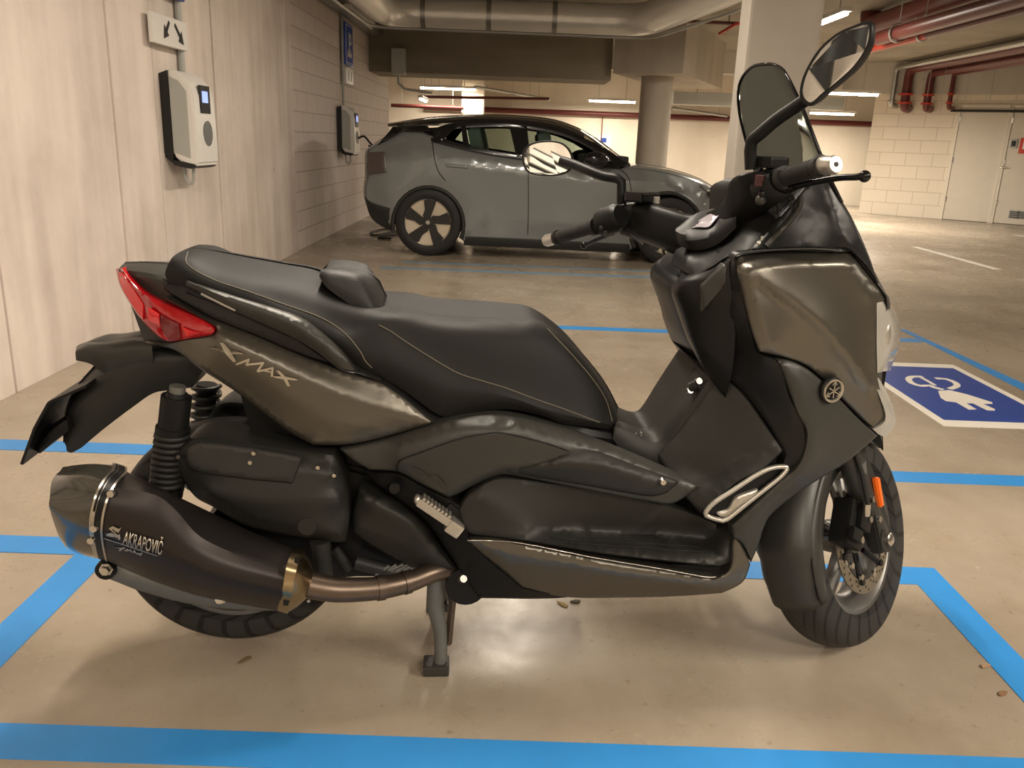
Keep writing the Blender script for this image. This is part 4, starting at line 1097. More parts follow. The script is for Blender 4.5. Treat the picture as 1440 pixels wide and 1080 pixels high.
# ------------------------------------------------ shock absorbers
def shock(w, top, bot, vis):
    a, b = L(*top, w), L(*bot, w); d = (b-a)
    root = MB()
    root.tube([a+d*t for t in (0, .03, .031, .30, .31, .36)], [.020, .022, .030, .030, .034, .034], 20)
    root.tube([a+d*t for t in (.36, 1.)], [.022, .020], 16)
    root.tube([a+d*t for t in (.86, .87, .95, 1.0)], [.026, .034, .034, .028], 18)
    o = root.build('shock_absorber', M_blk if w > 0 else M_dark, bike, 40)
    # coil
    ax = d.normalized(); u = ax.cross(Vector((0, 1, 0))).normalized(); v = ax.cross(u)
    P = []; n = 9*14
    for i in range(n+1):
        t = .37+.5*i/n; g = math.tau*9*i/n; P.append(a+d*t+(u*math.cos(g)+v*math.sin(g))*.030)
    MB().tube(P, .0065, 7).build('spring', M_dark, o, 60)
    MB().tube([a-d*.06, a+d*.01], .016, 10).build('upper_mount', M_cast, o, 40)
    return o
shock(.150, (249, 552), (232, 704), 1)
def shock2():
    a, b = L(291, 540, -.13), L(282, 690, -.13); d = b-a; o = MB().tube([a, b], .024, 16).build('shock_absorber', M_blk, bike, 40)
    ax = d.normalized(); u = ax.cross(Vector((0, 1, 0))).normalized(); v = ax.cross(u); n = 12*14
    MB().tube([a+d*(i/n)+(u*math.cos(math.tau*12*i/n)+v*math.sin(math.tau*12*i/n))*.031 for i in range(n+1)], .0055, 7).build('spring', M_dark2, o, 60)
shock2()

# ------------------------------------------------ engine covers
cs = panel('engine_cover', [(248, 645, .175), (254, 629, .178), (268, 618, .18, 1), (283, 615, .18), (320, 618, .18), (367, 624, .18), (430, 634, .178), (470, 637, .175, 1), (484, 676, .178), (491, 723, .178), (487, 758, .176, 1), (480, 763, .176), (433, 757, .178), (350, 740, .178), (300, 713, .178), (273, 697, .178), (252, 664, .176)],
    M_dark, bike, creases=[[(266, 634, .196), (320, 640, .205), (400, 655, .208), (478, 668, .205)], [(290, 692, .214), (317, 701, .218), (400, 703, .220), (480, 702, .214)], [(300, 700, .205), (360, 730, .204), (440, 747, .204), (480, 752, .2)]], t=.10, edge=.012, inset=3)
panel('cover_lid', [(262, 632, .203, 1), (280, 622, .200), (330, 627, .204), (380, 634, .206), (420, 641, .208, 1), (425, 645, .21), (411, 680, .218, 1), (330, 672, .216), (270, 660, .208)], M_dark, cs, t=.01, mirror=False, edge=.004)
sc_ = MB()
for x, y, w in ((251, 642, .19), (357, 637, .214), (352, 650, .214), (447, 657, .215), (470, 668, .21)): sc_.lathe([(0, -.004), (.0042, -.004), (.0042, .004), (0, .004)], 10, Matrix.Translation(L(x, y, w)))
sc_.build('cover_screw', M_steel, cs, 40)
MB().lathe([(0, -.003), (.019, -.003), (.021, .002), (0, .002)], 20, Matrix.Translation(L(432, 740, .207))).build('cover_boss', M_dark, cs, 40)
panel('drive_cover', [(505, 686, .16, 1), (533, 697, .17), (573, 720, .178), (593, 737, .18), (613, 767, .18), (640, 799, .178, 1), (625, 804, .17), (585, 800, .165), (527, 770, .16), (496, 748, .155, 1), (497, 720, .155)],
      M_dark, bike, creases=[[(510, 698, .186), (560, 722, .192), (585, 742, .194), (605, 770, .192), (622, 792, .186)], [(500, 745, .172), (560, 765, .180), (600, 785, .182)]], t=.07, edge=.01, mirror=True)
# crankcase and hub lumps seen between covers
MB().prism([(-.06, .22), (.05, .20), (.30, .22), (.52, .22), (.56, .35), (.45, .45), (.25, .50), (.05, .44), (-.04, .34)], (-.10, .12)).build('engine_case', M_blk, bike, bevel=.01)
hb = MB(); hb.tube([L(450, 760, .17), L(456, 818, .17)], [.022, .020], 14); hb.tube([L(470, 770, .12), L(492, 800, .12)], .012, 10); hb.tube([L(500, 790, .14), L(560, 806, .14)], .016, 10)
hb.build('engine_bracket', M_dark, bike, 40)
rb = MB()
for k in range(7): rb.tube([L(528+k*10, 808-k*1.5, .150), L(548+k*10, 796-k*1.5, .150)], .0045, 6)
rb.tube([L(547, 802, .165), L(567, 794, .165)], .0022, 6)
rb.build('cooling_fin', M_cast, bike, 40)

# ------------------------------------------------ exhaust
W3 = .33
muf = loft('muffler', [
    [(137, 782, .255), (207, 812, .262), (290, 838, .265), (392, 857, .255)],
    [(133, 745, .325), (210, 776, .334), (300, 812, .332), (398, 838, .305)],
    [(138, 712, .337), (215, 738, .342), (290, 786, .338), (402, 818, .31)],
    [(148, 684, .318), (215, 695, .324), (246, 716, .324), (282, 755, .322), (340, 782, .310), (405, 803, .295)],
    [(163, 664, .235), (240, 697, .225), (335, 744, .225), (414, 776, .245)],
    [(160, 664, .185), (240, 705, .19), (335, 750, .19), (412, 780, .215)],
    [(140, 760, .19), (215, 800, .19), (300, 830, .19), (396, 850, .22)]],
    M_mufbody, bike, n=40, across=5, mirror=False, closed=True, sharp=(3,), smooth=35)
loft('carbon_end_cap', [
    [(84, 757, .270), (93, 768, .268), (113, 777, .262), (137, 783, .256)],
    [(70, 716, .315), (85, 728, .322), (108, 738, .328), (133, 745, .328)],
    [(70, 700, .312), (88, 704, .322), (112, 706, .332), (138, 707, .338)],
    [(73, 676, .275), (92, 674, .288), (120, 676, .295), (150, 678, .302)],
    [(84, 663, .235), (100, 661, .235), (130, 659, .235), (162, 662, .236)],
    [(90, 664, .20), (105, 662, .19), (135, 661, .185), (160, 663, .184)],
    [(88, 750, .22), (98, 758, .20), (118, 766, .195), (140, 770, .19)]],
    M_carbon, muf, n=18, across=5, mirror=False, closed=True)
def band(name, g0, g1, m, parent):
    return loft(name, [[a, b] for a, b in zip(g0, g1)], m, parent, n=3, across=5, mirror=False, closed=True)
b0 = [(136, 784, .258), (129, 744, .332), (135, 704, .343), (149, 675, .306), (163, 660, .238), (160, 660, .182), (138, 766, .187)]
def shift(g, dx, dy): return [(x+dx, y+dy, w) for x, y, w in g]
band('muffler_band', shift(b0, -4, -1), shift(b0, 3, 1), M_steel, muf)
band('band_strap', shift(b0, -1, -.3), shift(b0, 12, 4), M_blk, muf)
band('muffler_band', shift(b0, 12, 4), shift(b0, 15, 5), M_steel, muf)
rv = MB()
for x, y, w in ((156, 694, .335), (132, 743, .342), (128, 760, .335)): rv.lathe([(0, -.004), (.0065, -.004), (.0075, .003), (0, .003)], 10, Matrix.Translation(L(x, y, w)))
rv.build('band_rivet', M_bolt, muf, 40)
e0 = [(392, 858, .255), (398, 836, .308), (403, 806, .314), (409, 784, .288), (415, 774, .246), (413, 777, .212), (396, 851, .215)]
band('end_ring', shift(e0, -2, -1), shift(e0, 12, 3), M_cone, muf)
sl = MB()
for k in range(5):
    x, y = 402+k*4.0, 846-k*14.; sl.box(L(x, y, .305-abs(k-2)*.005), (.010, .006, .016), b=.002)
sl.build('ring_slot', M_blk, muf)
c0 = [(x+12, y+3, w) for x, y, w in e0]
def ring_at(cx, cy, r, wc, n=7, ref=None):
    out = []
    for (x, y, w) in ref:
        pass
    return out
cc = L(424, 818, .262); c1 = L(441, 824, .250)
ringA = [L(*p) for p in shift(e0, 10, 2)]
ringB = [c1 + (p-cc).normalized()*.029 for p in ringA]
mid = [(a+b)/2*.0 + a*.45 + b*.55 + (a-cc)*.10 for a, b in zip(ringA, ringB)]
loft('muffler_cone', [[a, m_, b] for a, m_, b in zip(ringA, mid, ringB)], M_cone, muf, n=8, across=5, mirror=False, closed=True, raw=True)
ep = MB(); pts = [L(436, 823, .250), L(470, 829, .25), (L(505, 829, .24)), L(540, 826, .225), L(575, 818, .20), L(610, 805, .17), L(645, 798, .13)]
pts = [Vector(p) for p in crom([tuple(p) for p in pts], False, .012)]
ep.tube(pts, [.0275+(-.008)*i/(len(pts)-1) for i in range(len(pts))], 22)
ex = ep.build('exhaust_pipe', M_pipe, bike, 50)
jn = MB()
for i in (int(len(pts)*.38), int(len(pts)*.56)): jn.tube([pts[i]-(pts[i+1]-pts[i])*.2, pts[i+1]], .0275-(.008)*i/len(pts)+.002, 22)
jn.build('pipe_collar', M_pipe, ex, 50)
MB().sphere(L(434, 845, .278), .004, 8).build('rivet', M_bolt, ex)
# lettering on the sleeve
mskin = on_skin(muf, .0022)
def on_muf(p0, p1, up, w_=.3425):
    def f(tx, ty, k):
        x = p0[0]+(p1[0]-p0[0])*tx+up[0]*ty; y = p0[1]+(p1[1]-p0[1])*tx+up[1]*ty
        return mskin(x, y, .0012+.0014*k)
    return f
text_mesh('maker_lettering', 'AKRAPOVI\u010c', M_letter, muf, on_muf((172, 765), (227, 781), (4.5, -26)), bold=.018)
def mcrop(pts): return [(a/3., 580+b/3.) for a, b in pts]
LG = [mcrop([(448, 512), (470, 508), (492, 518), (470, 500), (458, 490), (475, 480), (502, 492), (512, 484), (500, 508), (484, 500), (478, 492), (472, 494), (500, 520), (478, 526), (450, 522)]),
      mcrop([(484, 528), (506, 512), (508, 536), (498, 538), (498, 526), (490, 530)])]
letters('maker_emblem', LG, M_letter, muf, mskin, .0012)
letters('underline', [mcrop([(440, 530), (441, 534), (665, 608), (665, 604)])], M_letter, muf, mskin, .0008)
letters('model_lettering', [mcrop([(482, 568), (510, 572), (524, 568), (528, 574), (516, 578), (506, 586), (500, 582), (508, 576)]), mcrop([(522, 584), (538, 574), (542, 580), (552, 576), (556, 590), (546, 584), (536, 586)]), mcrop([(552, 592), (568, 580), (576, 596), (568, 594), (562, 590)]), mcrop([(570, 592), (592, 594), (602, 590), (600, 598), (592, 606), (586, 600), (576, 598)])], M_letter, muf, mskin, .0008)
# alloy arm carrying the wheel and muffler
panel('swing_arm', [(140, 800, .215, 1), (150, 791, .22), (165, 793, .22), (200, 800, .22), (240, 808, .22), (300, 820, .22), (390, 845, .215, 1), (400, 858, .21), (330, 857, .22), (260, 848, .22), (200, 832, .22), (168, 820, .22), (150, 812, .22)], M_cast, bike, creases=[[(170, 806, .228), (230, 822, .232), (300, 838, .230), (370, 852, .222)]], t=.05, mirror=False, grid=6)
bm_ = MB()
for x, y in ((149, 801), (310, 841)): bm_.lathe([(0, -.010), (.009, -.010), (.011, -.007), (.011, 0), (.014, 0), (.014, .004), (0, .004)], 6, Matrix.Translation(L(x, y, .238)))
bm_.build('mount_bolt', M_bolt, bike, 20)
MB().lathe([(0, -.006), (.020, -.006), (.021, .008), (0, .008)], 20, Matrix.Translation(L(149, 801, .226))).build('bolt_bush', M_blk, bike, 40)

# ------------------------------------------------ centre stand
st = MB()
for sg, dx in ((1, 0), (-1, 0)):
    w_ = .135*sg
    top = L(618, 826, .135); foot = L(616, 945, .135)
    P = [Vector((p.x, -w_, p.z)) for p in (L(614, 800, .135), L(612, 850, .135), L(619, 885, .135), L(620, 915, .135), L(618, 945, .135))]
    st.tube(P, [.021, .021, .016, .0155, .017], 10)
st.tube([Vector((L(614, 830, .135).x, -.135, L(614, 830, .135).z)), Vector((L(614, 830, .135).x, .135, L(614, 830, .135).z))], .015, 10)
cs_ = st.build('centre_stand', M_cast, bike, 50)
f0 = L(617, 950, .135)
for sg in (-1, 1):
    MB().box((f0.x-.006, .135*sg, .014), (.060, .05, .026), b=.006).build('stand_foot', M_dark2, cs_)
MB().tube([L(632, 830, .12), L(636, 846, .12), L(630, 905, .12)], .009, 8).build('stand_spring', M_pipe, cs_, 40)

# ------------------------------------------------ middle body
side_c = panel('side_cover', [(478, 632, .165, 1), (540, 618, .178), (590, 602, .19), (620, 592, .195), (643, 587, .198), (677, 583, .20), (705, 583, .20), (743, 590, .20), (790, 604, .196), (840, 622, .188), (890, 642, .180), (930, 659, .176), (960, 673, .176), (984, 684, .176, 1), (962, 700, .186), (943, 709, .190), (915, 706, .192), (860, 696, .20), (790, 682, .206), (740, 672, .21), (705, 668, .212), (670, 681, .212), (643, 695, .212), (630, 699, .212, 1), (593, 681, .20), (560, 664, .192), (520, 661, .182, 1), (500, 650, .175)],
      M_dark2, bike, creases=[[(560, 660, .200, 1), (562, 648, .208, 1), (590, 636, .216), (640, 618, .226), (680, 609, .231), (710, 608, .232, 1), (760, 620, .226), (800, 634, .220, 1)], [(630, 692, .222), (700, 662, .228), (760, 648, .226), (800, 636, .221)], [(700, 596, .220), (640, 601, .216), (560, 628, .200)], [(720, 596, .222), (800, 622, .212), (900, 655, .195), (955, 682, .190)]], t=.03)
def groove(name, pts, r, m, parent):
    fine = crom(pts, False, 4.); return MB().tube([L(*p) for p in fine], r, 6).build(name, m, parent, 60)
groove('panel_seam', [(558, 662, .199), (562, 648, .2085), (590, 637, .2165), (640, 619, .2265), (680, 610, .2315), (708, 609, .2325), (760, 621, .2265), (800, 634, .2205)], .0014, M_blk, side_c)
letters('embossed_badge', [[(580, 657), (590, 660), (596, 664), (606, 672), (600, 671), (592, 666), (584, 661)], [(604, 670), (614, 668), (625, 680), (620, 681), (612, 674), (608, 676)]], M_dark2, side_c, on_skin(side_c, 0), .002)
# darker lens-shaped insert
ins = panel('cover_insert', [(703, 664, .215, 1), (735, 653, .218), (765, 645, .220), (790, 636, .218), (815, 632, .215), (840, 635, .21), (870, 646, .205), (905, 659, .20), (937, 671, .196), (955, 678, .195, 1), (938, 693, .198, 1), (917, 698, .203), (880, 693, .208), (830, 684, .212), (770, 674, .214), (720, 667, .214)], M_dark, bike,
            creases=[[(730, 660, .230), (790, 650, .234), (850, 654, .228), (905, 672, .216), (935, 682, .206)]], t=.02, mirror=True)
MB().lathe([(0, -.007), (.006, -.007), (.008, -.003), (.008, .003), (0, .003)], 12, Matrix.Translation(L(932, 677, .208))).build('cover_screw', M_bolt, ins, 40)
# lower black cover with the foot peg
panel('lower_cover', [(497, 640, .15, 1), (520, 662, .168), (560, 665, .18), (593, 682, .19), (630, 700, .20), (650, 712, .205), (663, 730, .21), (662, 760, .21), (700, 797, .212), (735, 826, .20, 1), (800, 838, .19), (760, 842, .185), (675, 841, .18, 1), (655, 815, .175), (632, 780, .172), (600, 735, .168), (560, 702, .162), (520, 672, .155)], M_blk, bike, t=.05, w0=.2)
MB().lathe([(0, -.006), (.011, -.006), (.015, -.001), (.015, .004), (0, .004)], 20, Matrix.Translation(L(555, 686, .19))).build('cover_plug', M_gloss, bike, 40)
# passenger peg, folded
peg = MB(); a, b = L(588, 703, .215), L(634, 734, .215); ax = (b-a).normalized(); up = Vector((ax.z, 0, -ax.x)); up = up if up.z > 0 else -up; rt = Vector((0, 1, 0))
Mx = Matrix(((ax.x, rt.x, up.x, 0), (ax.y, rt.y, up.y, 0), (ax.z, rt.z, up.z, 0), (0, 0, 0, 1)))
ln = (b-a).length
peg.box((a+b)/2, (ln, .026, .018), Mx.to_3x3(), b=.004)
for k in range(8): peg.box(a+ax*(ln*(.08+.11*k))+up*.012, (.007, .026, .007), Mx.to_3x3(), b=.002)
pg = peg.build('foot_peg', M_silver, bike)
MB().box(b+ax*.012-up*.004, (.034, .034, .030), Mx.to_3x3(), b=.006).build('peg_knuckle', M_silver, pg)
MB().box(b+ax*.006+up*.004+rt*.02, (.06, .02, .05), Mx.to_3x3(), b=.006).build('peg_bracket', M_blk, pg)
MB().sphere(a-ax*.002, .011, 12, (.7, 1.1, 1)).build('peg_tip', M_silver, pg, 60)
MB().tube([L(648, 815, .19), L(652, 814, .205)], .008, 10).build('stand_stop', M_bolt, bike, 40)
MB().lathe([(0, -.01), (.045, -.01), (.045, .01), (0, .01)], 20, Matrix.Translation(L(655, 822, .16))).build('pivot_plate', M_blk, bike, 40)

# floorboard: inner wall, tread and rim in one skin (w grows outward)
panel('footboard', [(645, 716, .212, 1), (655, 700, .214), (667, 689, .214), (700, 672, .212), (760, 676, .19), (830, 688, .17), (900, 702, .16), (960, 716, .155), (1008, 735, .16, 1), (1010, 742, .17), (1028, 738, .205, 1), (1030, 770, .214), (1027, 790, .224), (1010, 797, .230, 1), (940, 790, .238), (860, 781, .240), (790, 770, .238), (730, 760, .232), (690, 755, .224), (658, 748, .218)],
      M_dark, bike, creases=[[(672, 697, .222), (690, 711, .226), (715, 728, .226), (745, 744, .222, 1), (780, 746, .185), (830, 748, .160), (870, 750, .150), (940, 753, .147), (1000, 758, .150)],
                             [(748, 757, .228), (800, 765, .233), (900, 778, .236), (985, 786, .230), (1010, 784, .226)]], t=.02, mirror=True, grid=7)
# ribs on the tread
MB().box((.92, 0, .285), (.46, .41, .05), b=.01).build('floor_pan', M_blk, bike)
rbm = MB()
fb_skin = on_skin([o for o in bpy.data.objects if o.name.startswith('footboard')][0], .001)
for p0, p1 in (((775, 756), (985, 769)), ((800, 763), (1000, 777))):
    rbm.tube([fb_skin(p0[0]+(p1[0]-p0[0])*k/12, p0[1]+(p1[1]-p0[1])*k/12) for k in range(13)], .0022, 6)
rbm.build('tread_rib', M_blk, bike, 60)
panel('side_sill', [(657, 760, .224, 1), (690, 757, .230), (720, 762, .234), (790, 776, .240), (840, 786, .242), (930, 801, .242), (990, 812, .240), (1008, 812, .238), (1026, 798, .236), (1029, 765, .230, 1), (1033, 755, .230), (1042, 764, .234, 1), (1052, 785, .236), (1055, 794, .236, 1), (1044, 819, .232), (1015, 834, .226, 1), (960, 838, .214), (900, 840, .205), (800, 840, .196), (735, 827, .200, 1), (698, 798, .208)],
      M_paint, bike, creases=[[(662, 764, .232), (740, 781, .242), (840, 799, .249), (930, 812, .249), (993, 821, .246), (1010, 818, .244), (1030, 801, .242), (1036, 770, .238)],
                              [(700, 797, .222), (790, 799, .236), (870, 812, .240), (960, 824, .236), (1020, 826, .232)]], t=.03, grid=5, relax=5)
groove('sill_seam', [(657, 760, .2285), (720, 762, .2385), (790, 775, .2445), (840, 785, .2465), (930, 800, .2465), (990, 811, .2445), (1007, 811, .2425)], .0012, M_steel, bike)

# ------------------------------------------------ tunnel and leg shield (rider side)
loft('tunnel', [
    [(862, 618, .115), (880, 640, .115), (905, 655, .118), (925, 662, .12), (938, 652, .12), (965, 600, .125), (1000, 548, .13), (1020, 520, .135)],
    [(866, 594, .10), (884, 606, .10), (905, 618, .105), (920, 622, .108), (932, 616, .108), (960, 576, .112), (995, 526, .115), (1010, 505, .12)],
    [(868, 590, .0), (882, 596, .0), (900, 602, .0), (908, 602, .0), (920, 592, .0), (945, 560, .0), (978, 515, .0), (990, 500, .0)]], M_dark, bike, n=40, across=3)
sf = MB(); sf.tube([L(970, 545, .112), L(980, 540, .115)], .012, 12); 
sf.build('seat_lock', M_blk, bike, 40)
for x, y, w, m_ in ((983, 536, .116, M_chrome), (971, 549, .116, M_chrome)): MB().lathe([(0, -.003), (.007, -.003), (.009, .002), (0, .002)], 14, Matrix.Translation(L(x, y, w)) @ Matrix.Rotation(R(-25), 4, 'X')).build('lock_barrel', m_, bike, 40)
dr = MB()
for q in range(9): dr.sphere(L(880+rnd.random()*28, 604+rnd.random()*16, .09), .0016, 6)
tag(dr.build('water_beads', M_clear, bike), kind='stuff')
panel('leg_shield', [(925, 640, .125, 1), (950, 610, .126), (975, 575, .128), (1000, 540, .13), (1012, 524, .132, 1), (1045, 553, .165), (1075, 594, .195), (1102, 634, .222, 1), (1074, 660, .22), (1040, 678, .218), (1008, 704, .210), (985, 722, .195, 1), (965, 700, .172), (945, 672, .145), (930, 655, .13)],
      M_dark, bike, creases=[[(950, 650, .138), (990, 670, .160), (1030, 650, .185), (1085, 634, .215)]], t=.02)
# inner glove box tower
loft('inner_fascia', [
    [(1020, 560, .15), (1030, 520, .19), (1034, 470, .205), (1030, 420, .205), (1025, 370, .195), (1040, 356, .19)],
    [(990, 520, .135), (985, 490, .15), (990, 450, .16), (990, 420, .165), (985, 395, .16), (1000, 378, .15)],
    [(984, 510, .10), (968, 478, .10), (957, 440, .105), (948, 412, .11), (950, 398, .11), (962, 388, .10)],
    [(982, 508, .0), (966, 474, .0), (952, 436, .0), (944, 410, .0), (944, 400, .0), (955, 390, .0)]], M_sblk, bike, n=36, across=3)
gl = panel('glovebox_lid', [(987, 402, .178, 1), (1004, 384, .184), (1018, 371, .188, 1), (1024, 372, .19), (1024, 396, .194, 1), (1008, 416, .187), (990, 436, .178), (987, 438, .176, 1)], M_dark2, bike, t=.02, inset=1.5, grid=6, creases=[[(1020, 374, .197), (1019, 398, .198)]])
panel('fascia_trim', [(1026, 372, .198, 1), (1032, 360, .20), (1050, 353, .205), (1100, 348, .212), (1160, 347, .21), (1195, 351, .20, 1), (1183, 355, .205), (1100, 354, .215), (1043, 360, .21), (1035, 368, .212), (1040, 393, .218), (1050, 440, .226), (1058, 470, .232), (1067, 496, .236), (1090, 505, .236), (1100, 520, .236), (1112, 560, .236), (1128, 590, .236), (1133, 615, .236), (1130, 640, .234), (1118, 660, .23), (1095, 676, .226), (1104, 640, .222, 1), (1098, 628, .216), (1075, 590, .196), (1046, 552, .166), (1014, 523, .15, 1), (1030, 500, .18), (1026, 450, .20), (1024, 400, .198)],
      M_sblk, bike, t=.03, grid=7, inset=1.5)
groove('fascia_edge', [(1031, 366, .207), (1042, 356, .211), (1100, 351, .2175), (1150, 350, .2175), (1185, 353, .212)], .0016, M_dark2, bike)

# ------------------------------------------------ outer front fairing
fair = panel('front_fairing', [(1033, 372, .210, 1), (1036, 362, .206), (1046, 358, .204), (1100, 353, .204), (1160, 352, .198), (1195, 355, .186, 1), (1212, 372, .182), (1237, 404, .170), (1246, 422, .162, 1), (1233, 424, .186, 1), (1233, 470, .182), (1233, 527, .172, 1), (1241, 565, .160), (1245, 588, .150, 1), (1228, 603, .162, 1), (1215, 592, .17), (1183, 560, .196), (1157, 533, .212), (1133, 514, .224), (1100, 502, .236), (1068, 495, .242, 1), (1057, 467, .238), (1046, 425, .23), (1038, 392, .224)],
      M_paint, bike, creases=[[(1052, 386, .238), (1055, 378, .238), (1067, 374, .240), (1120, 369, .242), (1188, 370, .222), (1198, 376, .216), (1228, 418, .196)],
                              [(1052, 388, .238), (1066, 430, .246), (1083, 488, .250)],
                              [(1058, 388, .243), (1095, 410, .252), (1133, 438, .252), (1160, 462, .246), (1190, 498, .230), (1224, 545, .196)],
                              [(1062, 398, .236), (1100, 428, .240), (1140, 462, .238), (1180, 505, .222), (1230, 585, .166)]], t=.03, grid=5)
low = panel('lower_fairing', [(1091, 505, .238, 1), (1110, 507, .236), (1134, 518, .230), (1157, 537, .220), (1183, 564, .204), (1210, 592, .185), (1234, 613, .168, 1), (1190, 650, .185), (1150, 675, .20), (1115, 698, .215), (1085, 723, .225), (1074, 742, .228), (1066, 768, .230), (1056, 791, .232, 1), (1043, 764, .234), (1032, 757, .234), (1028, 738, .232, 1), (1062, 706, .236), (1100, 673, .240), (1118, 658, .242), (1130, 635, .243), (1133, 605, .243), (1120, 580, .242), (1108, 545, .240)],
      M_dark2, bike, creases=[[(1098, 512, .247), (1125, 545, .246), (1142, 590, .244), (1142, 630, .246), (1120, 672, .246), (1070, 715, .243), (1042, 748, .240)]], t=.03, grid=5)
# round emblem
lc = L(1170, 549, .2245); Q = Matrix.Translation(lc) @ Matrix.Rotation(R(16), 4, 'Z')
em = MB().lathe([(0, -.003), (.025, -.003), (.028, .0), (.028, .006), (0, .006)], 36, Q).build('emblem', M_blk, bike, 40)
rg = MB().lathe([(.0195, -.0035), (.0215, -.0065), (.0240, -.0065), (.0250, -.0035), (.0195, -.0035)], 40, Q)
for k in range(3):
    a = math.tau*k/3+R(90)
    for rad, wd in ((.0115, .0018),):
        M_ = Q @ Matrix.Rotation(-a, 4, 'Y') 
        bx = MB().box((.010, -.005, 0), (.021, .003, .0020)); rg.add([M_ @ v for v in bx.v], bx.f)
        bx = MB().box((.0155, -.005, .0035), (.007, .003, .0016), Matrix.Rotation(R(28), 3, 'Y')); rg.add([M_ @ v for v in bx.v], bx.f)
        bx = MB().box((.0155, -.005, -.0035), (.007, .003, .0016), Matrix.Rotation(R(-28), 3, 'Y')); rg.add([M_ @ v for v in bx.v], bx.f)
        bx = MB().box((-.0085, -.005, 0), (.013, .003, .0018)); rg.add([M_ @ v for v in bx.v], bx.f)
rg.v = [v for v in rg.v]
rg.build('emblem_ring', M_letter, em, 40)
# foot vent with a silver frame
vt = [(998, 727, .226), (992, 722, .224), (1003, 708, .224), (1030, 690, .226), (1062, 669, .228), (1085, 658, .228), (1106, 657, .228), (1100, 668, .230), (1078, 686, .232), (1050, 708, .234), (1022, 730, .234), (1012, 731, .232)]
panel('vent_recess', [(x, y, w-.004) for x, y, w in vt], M_blk, bike, t=.02, inset=1.5, grid=7)
fv = MB(); P = [L(*p) for p in crom([(x, y, w+.004) for x, y, w in vt], True, 5.)]; P.append(P[0])
fv.tube(P, .0055, 8, cap=False)
vf = fv.build('vent_frame', M_silver, bike, 60)
panel('vent_wing', [(1008, 722, .232), (1024, 716, .236), (1034, 700, .236), (1052, 692, .236), (1066, 688, .236), (1058, 700, .238), (1040, 712, .238), (1020, 728, .236)], M_silver, vf, t=.006, inset=1.2, grid=5, edge=.002)

# ------------------------------------------------ headlight, nose, screen
hl = loft('headlight', [
    [(1233, 426, .180), (1233, 455, .182), (1233, 490, .178), (1234, 524, .168)],
    [(1240, 424, .165), (1250, 448, .155), (1250, 485, .150), (1238, 524, .150)],
    [(1246, 424, .13), (1259, 448, .115), (1260, 482, .112), (1243, 522, .12)],
    [(1256, 432, .03), (1266, 455, .02), (1266, 482, .02), (1252, 520, .03)]], M_clear, bike, n=18, across=4)
MB().sphere(L(1240, 470, .14), .035, 14, (.5, .6, 1)).build('projector', M_silver, hl, 60)
loft('daytime_light', [
    [(1226, 532, .175), (1238, 560, .165), (1246, 590, .152), (1228, 604, .165)],
    [(1229, 530, .165), (1244, 560, .15), (1253, 590, .135), (1236, 611, .145)],
    [(1230, 528, .13), (1246, 556, .12), (1255, 590, .11), (1240, 610, .12)]], M_clear, bike, n=14, across=3)
loft('nose', [
    [(1197, 352, .19), (1215, 375, .186), (1240, 408, .172), (1248, 430, .16), (1234, 500, .16), (1230, 560, .155), (1236, 606, .15)],
    [(1190, 300, .15), (1225, 372, .15), (1243, 408, .13), (1252, 430, .12), (1240, 500, .12), (1240, 560, .12), (1240, 622, .11)],
    [(1160, 250, .0), (1196, 320, .0), (1222, 380, .0), (1242, 430, .0), (1244, 500, .0), (1236, 560, .0), (1238, 630, .0)]], M_dark2, bike, n=36, across=4)
# screen: one curved sheet, near edge on the right, far edge on the left
def sheet(name, rows, m, parent, th):
    V = []; c = 0
    for r_ in rows:
        V += [L(*p) for p in crom(r_, False, 12.)][:0]
    n = 22; rr = []
    for r_ in rows:
        P = [tuple(L(*p)) for p in r_]; rr.append(resample(crom(P, False, .01), n))
    V = [Vector(p) for r_ in rr for p in r_]; F = []
    for i in range(len(rr)-1):
        for j in range(n-1): F.append((i*n+j, i*n+j+1, (i+1)*n+j+1, (i+1)*n+j))
    o = MB().add(V, F).build(name, m, parent, 60, fix=False)
    s = o.modifiers.new('thickness', 'SOLIDIFY'); s.thickness = th; s.offset = 0
    return o, rr
rows = [[(1076, 90, -.03), (1083, 90, .0), (1089, 91, .03)],
        [(1060, 93, -.075), (1084, 94, .0), (1101, 98, .070)],
        [(1049, 102, -.105), (1090, 104, .0), (1110, 113, .100)],
        [(1042, 113, -.125), (1096, 120, .0), (1117, 127, .118)],
        [(1038, 130, -.140), (1104, 140, .0), (1127, 148, .135)],
        [(1040, 160, -.155), (1117, 170, .0), (1139, 178, .150)],
        [(1049, 198, -.165), (1134, 206, .0), (1153, 215, .165)],
        [(1060, 235, -.172), (1150, 244, .0), (1166, 248, .175)],
        [(1074, 280, -.175), (1172, 290, .0), (1184, 285, .180)]]
scr, rr = sheet('windscreen', rows, M_screenm, bike, .003)
ed = MB(); near = [Vector(r_[-1]) for r_ in rr]; far = [Vector(r_[0]) for r_ in rr]; top = [Vector(p) for p in rr[0]]
ring = far[::-1] + top[1:-1] + near
ring = [Vector(p) for p in crom([tuple(p) for p in ring], False, .01)]
ed.tube(ring, .0035, 6); ed.build('screen_edge', M_gloss, scr, 60)
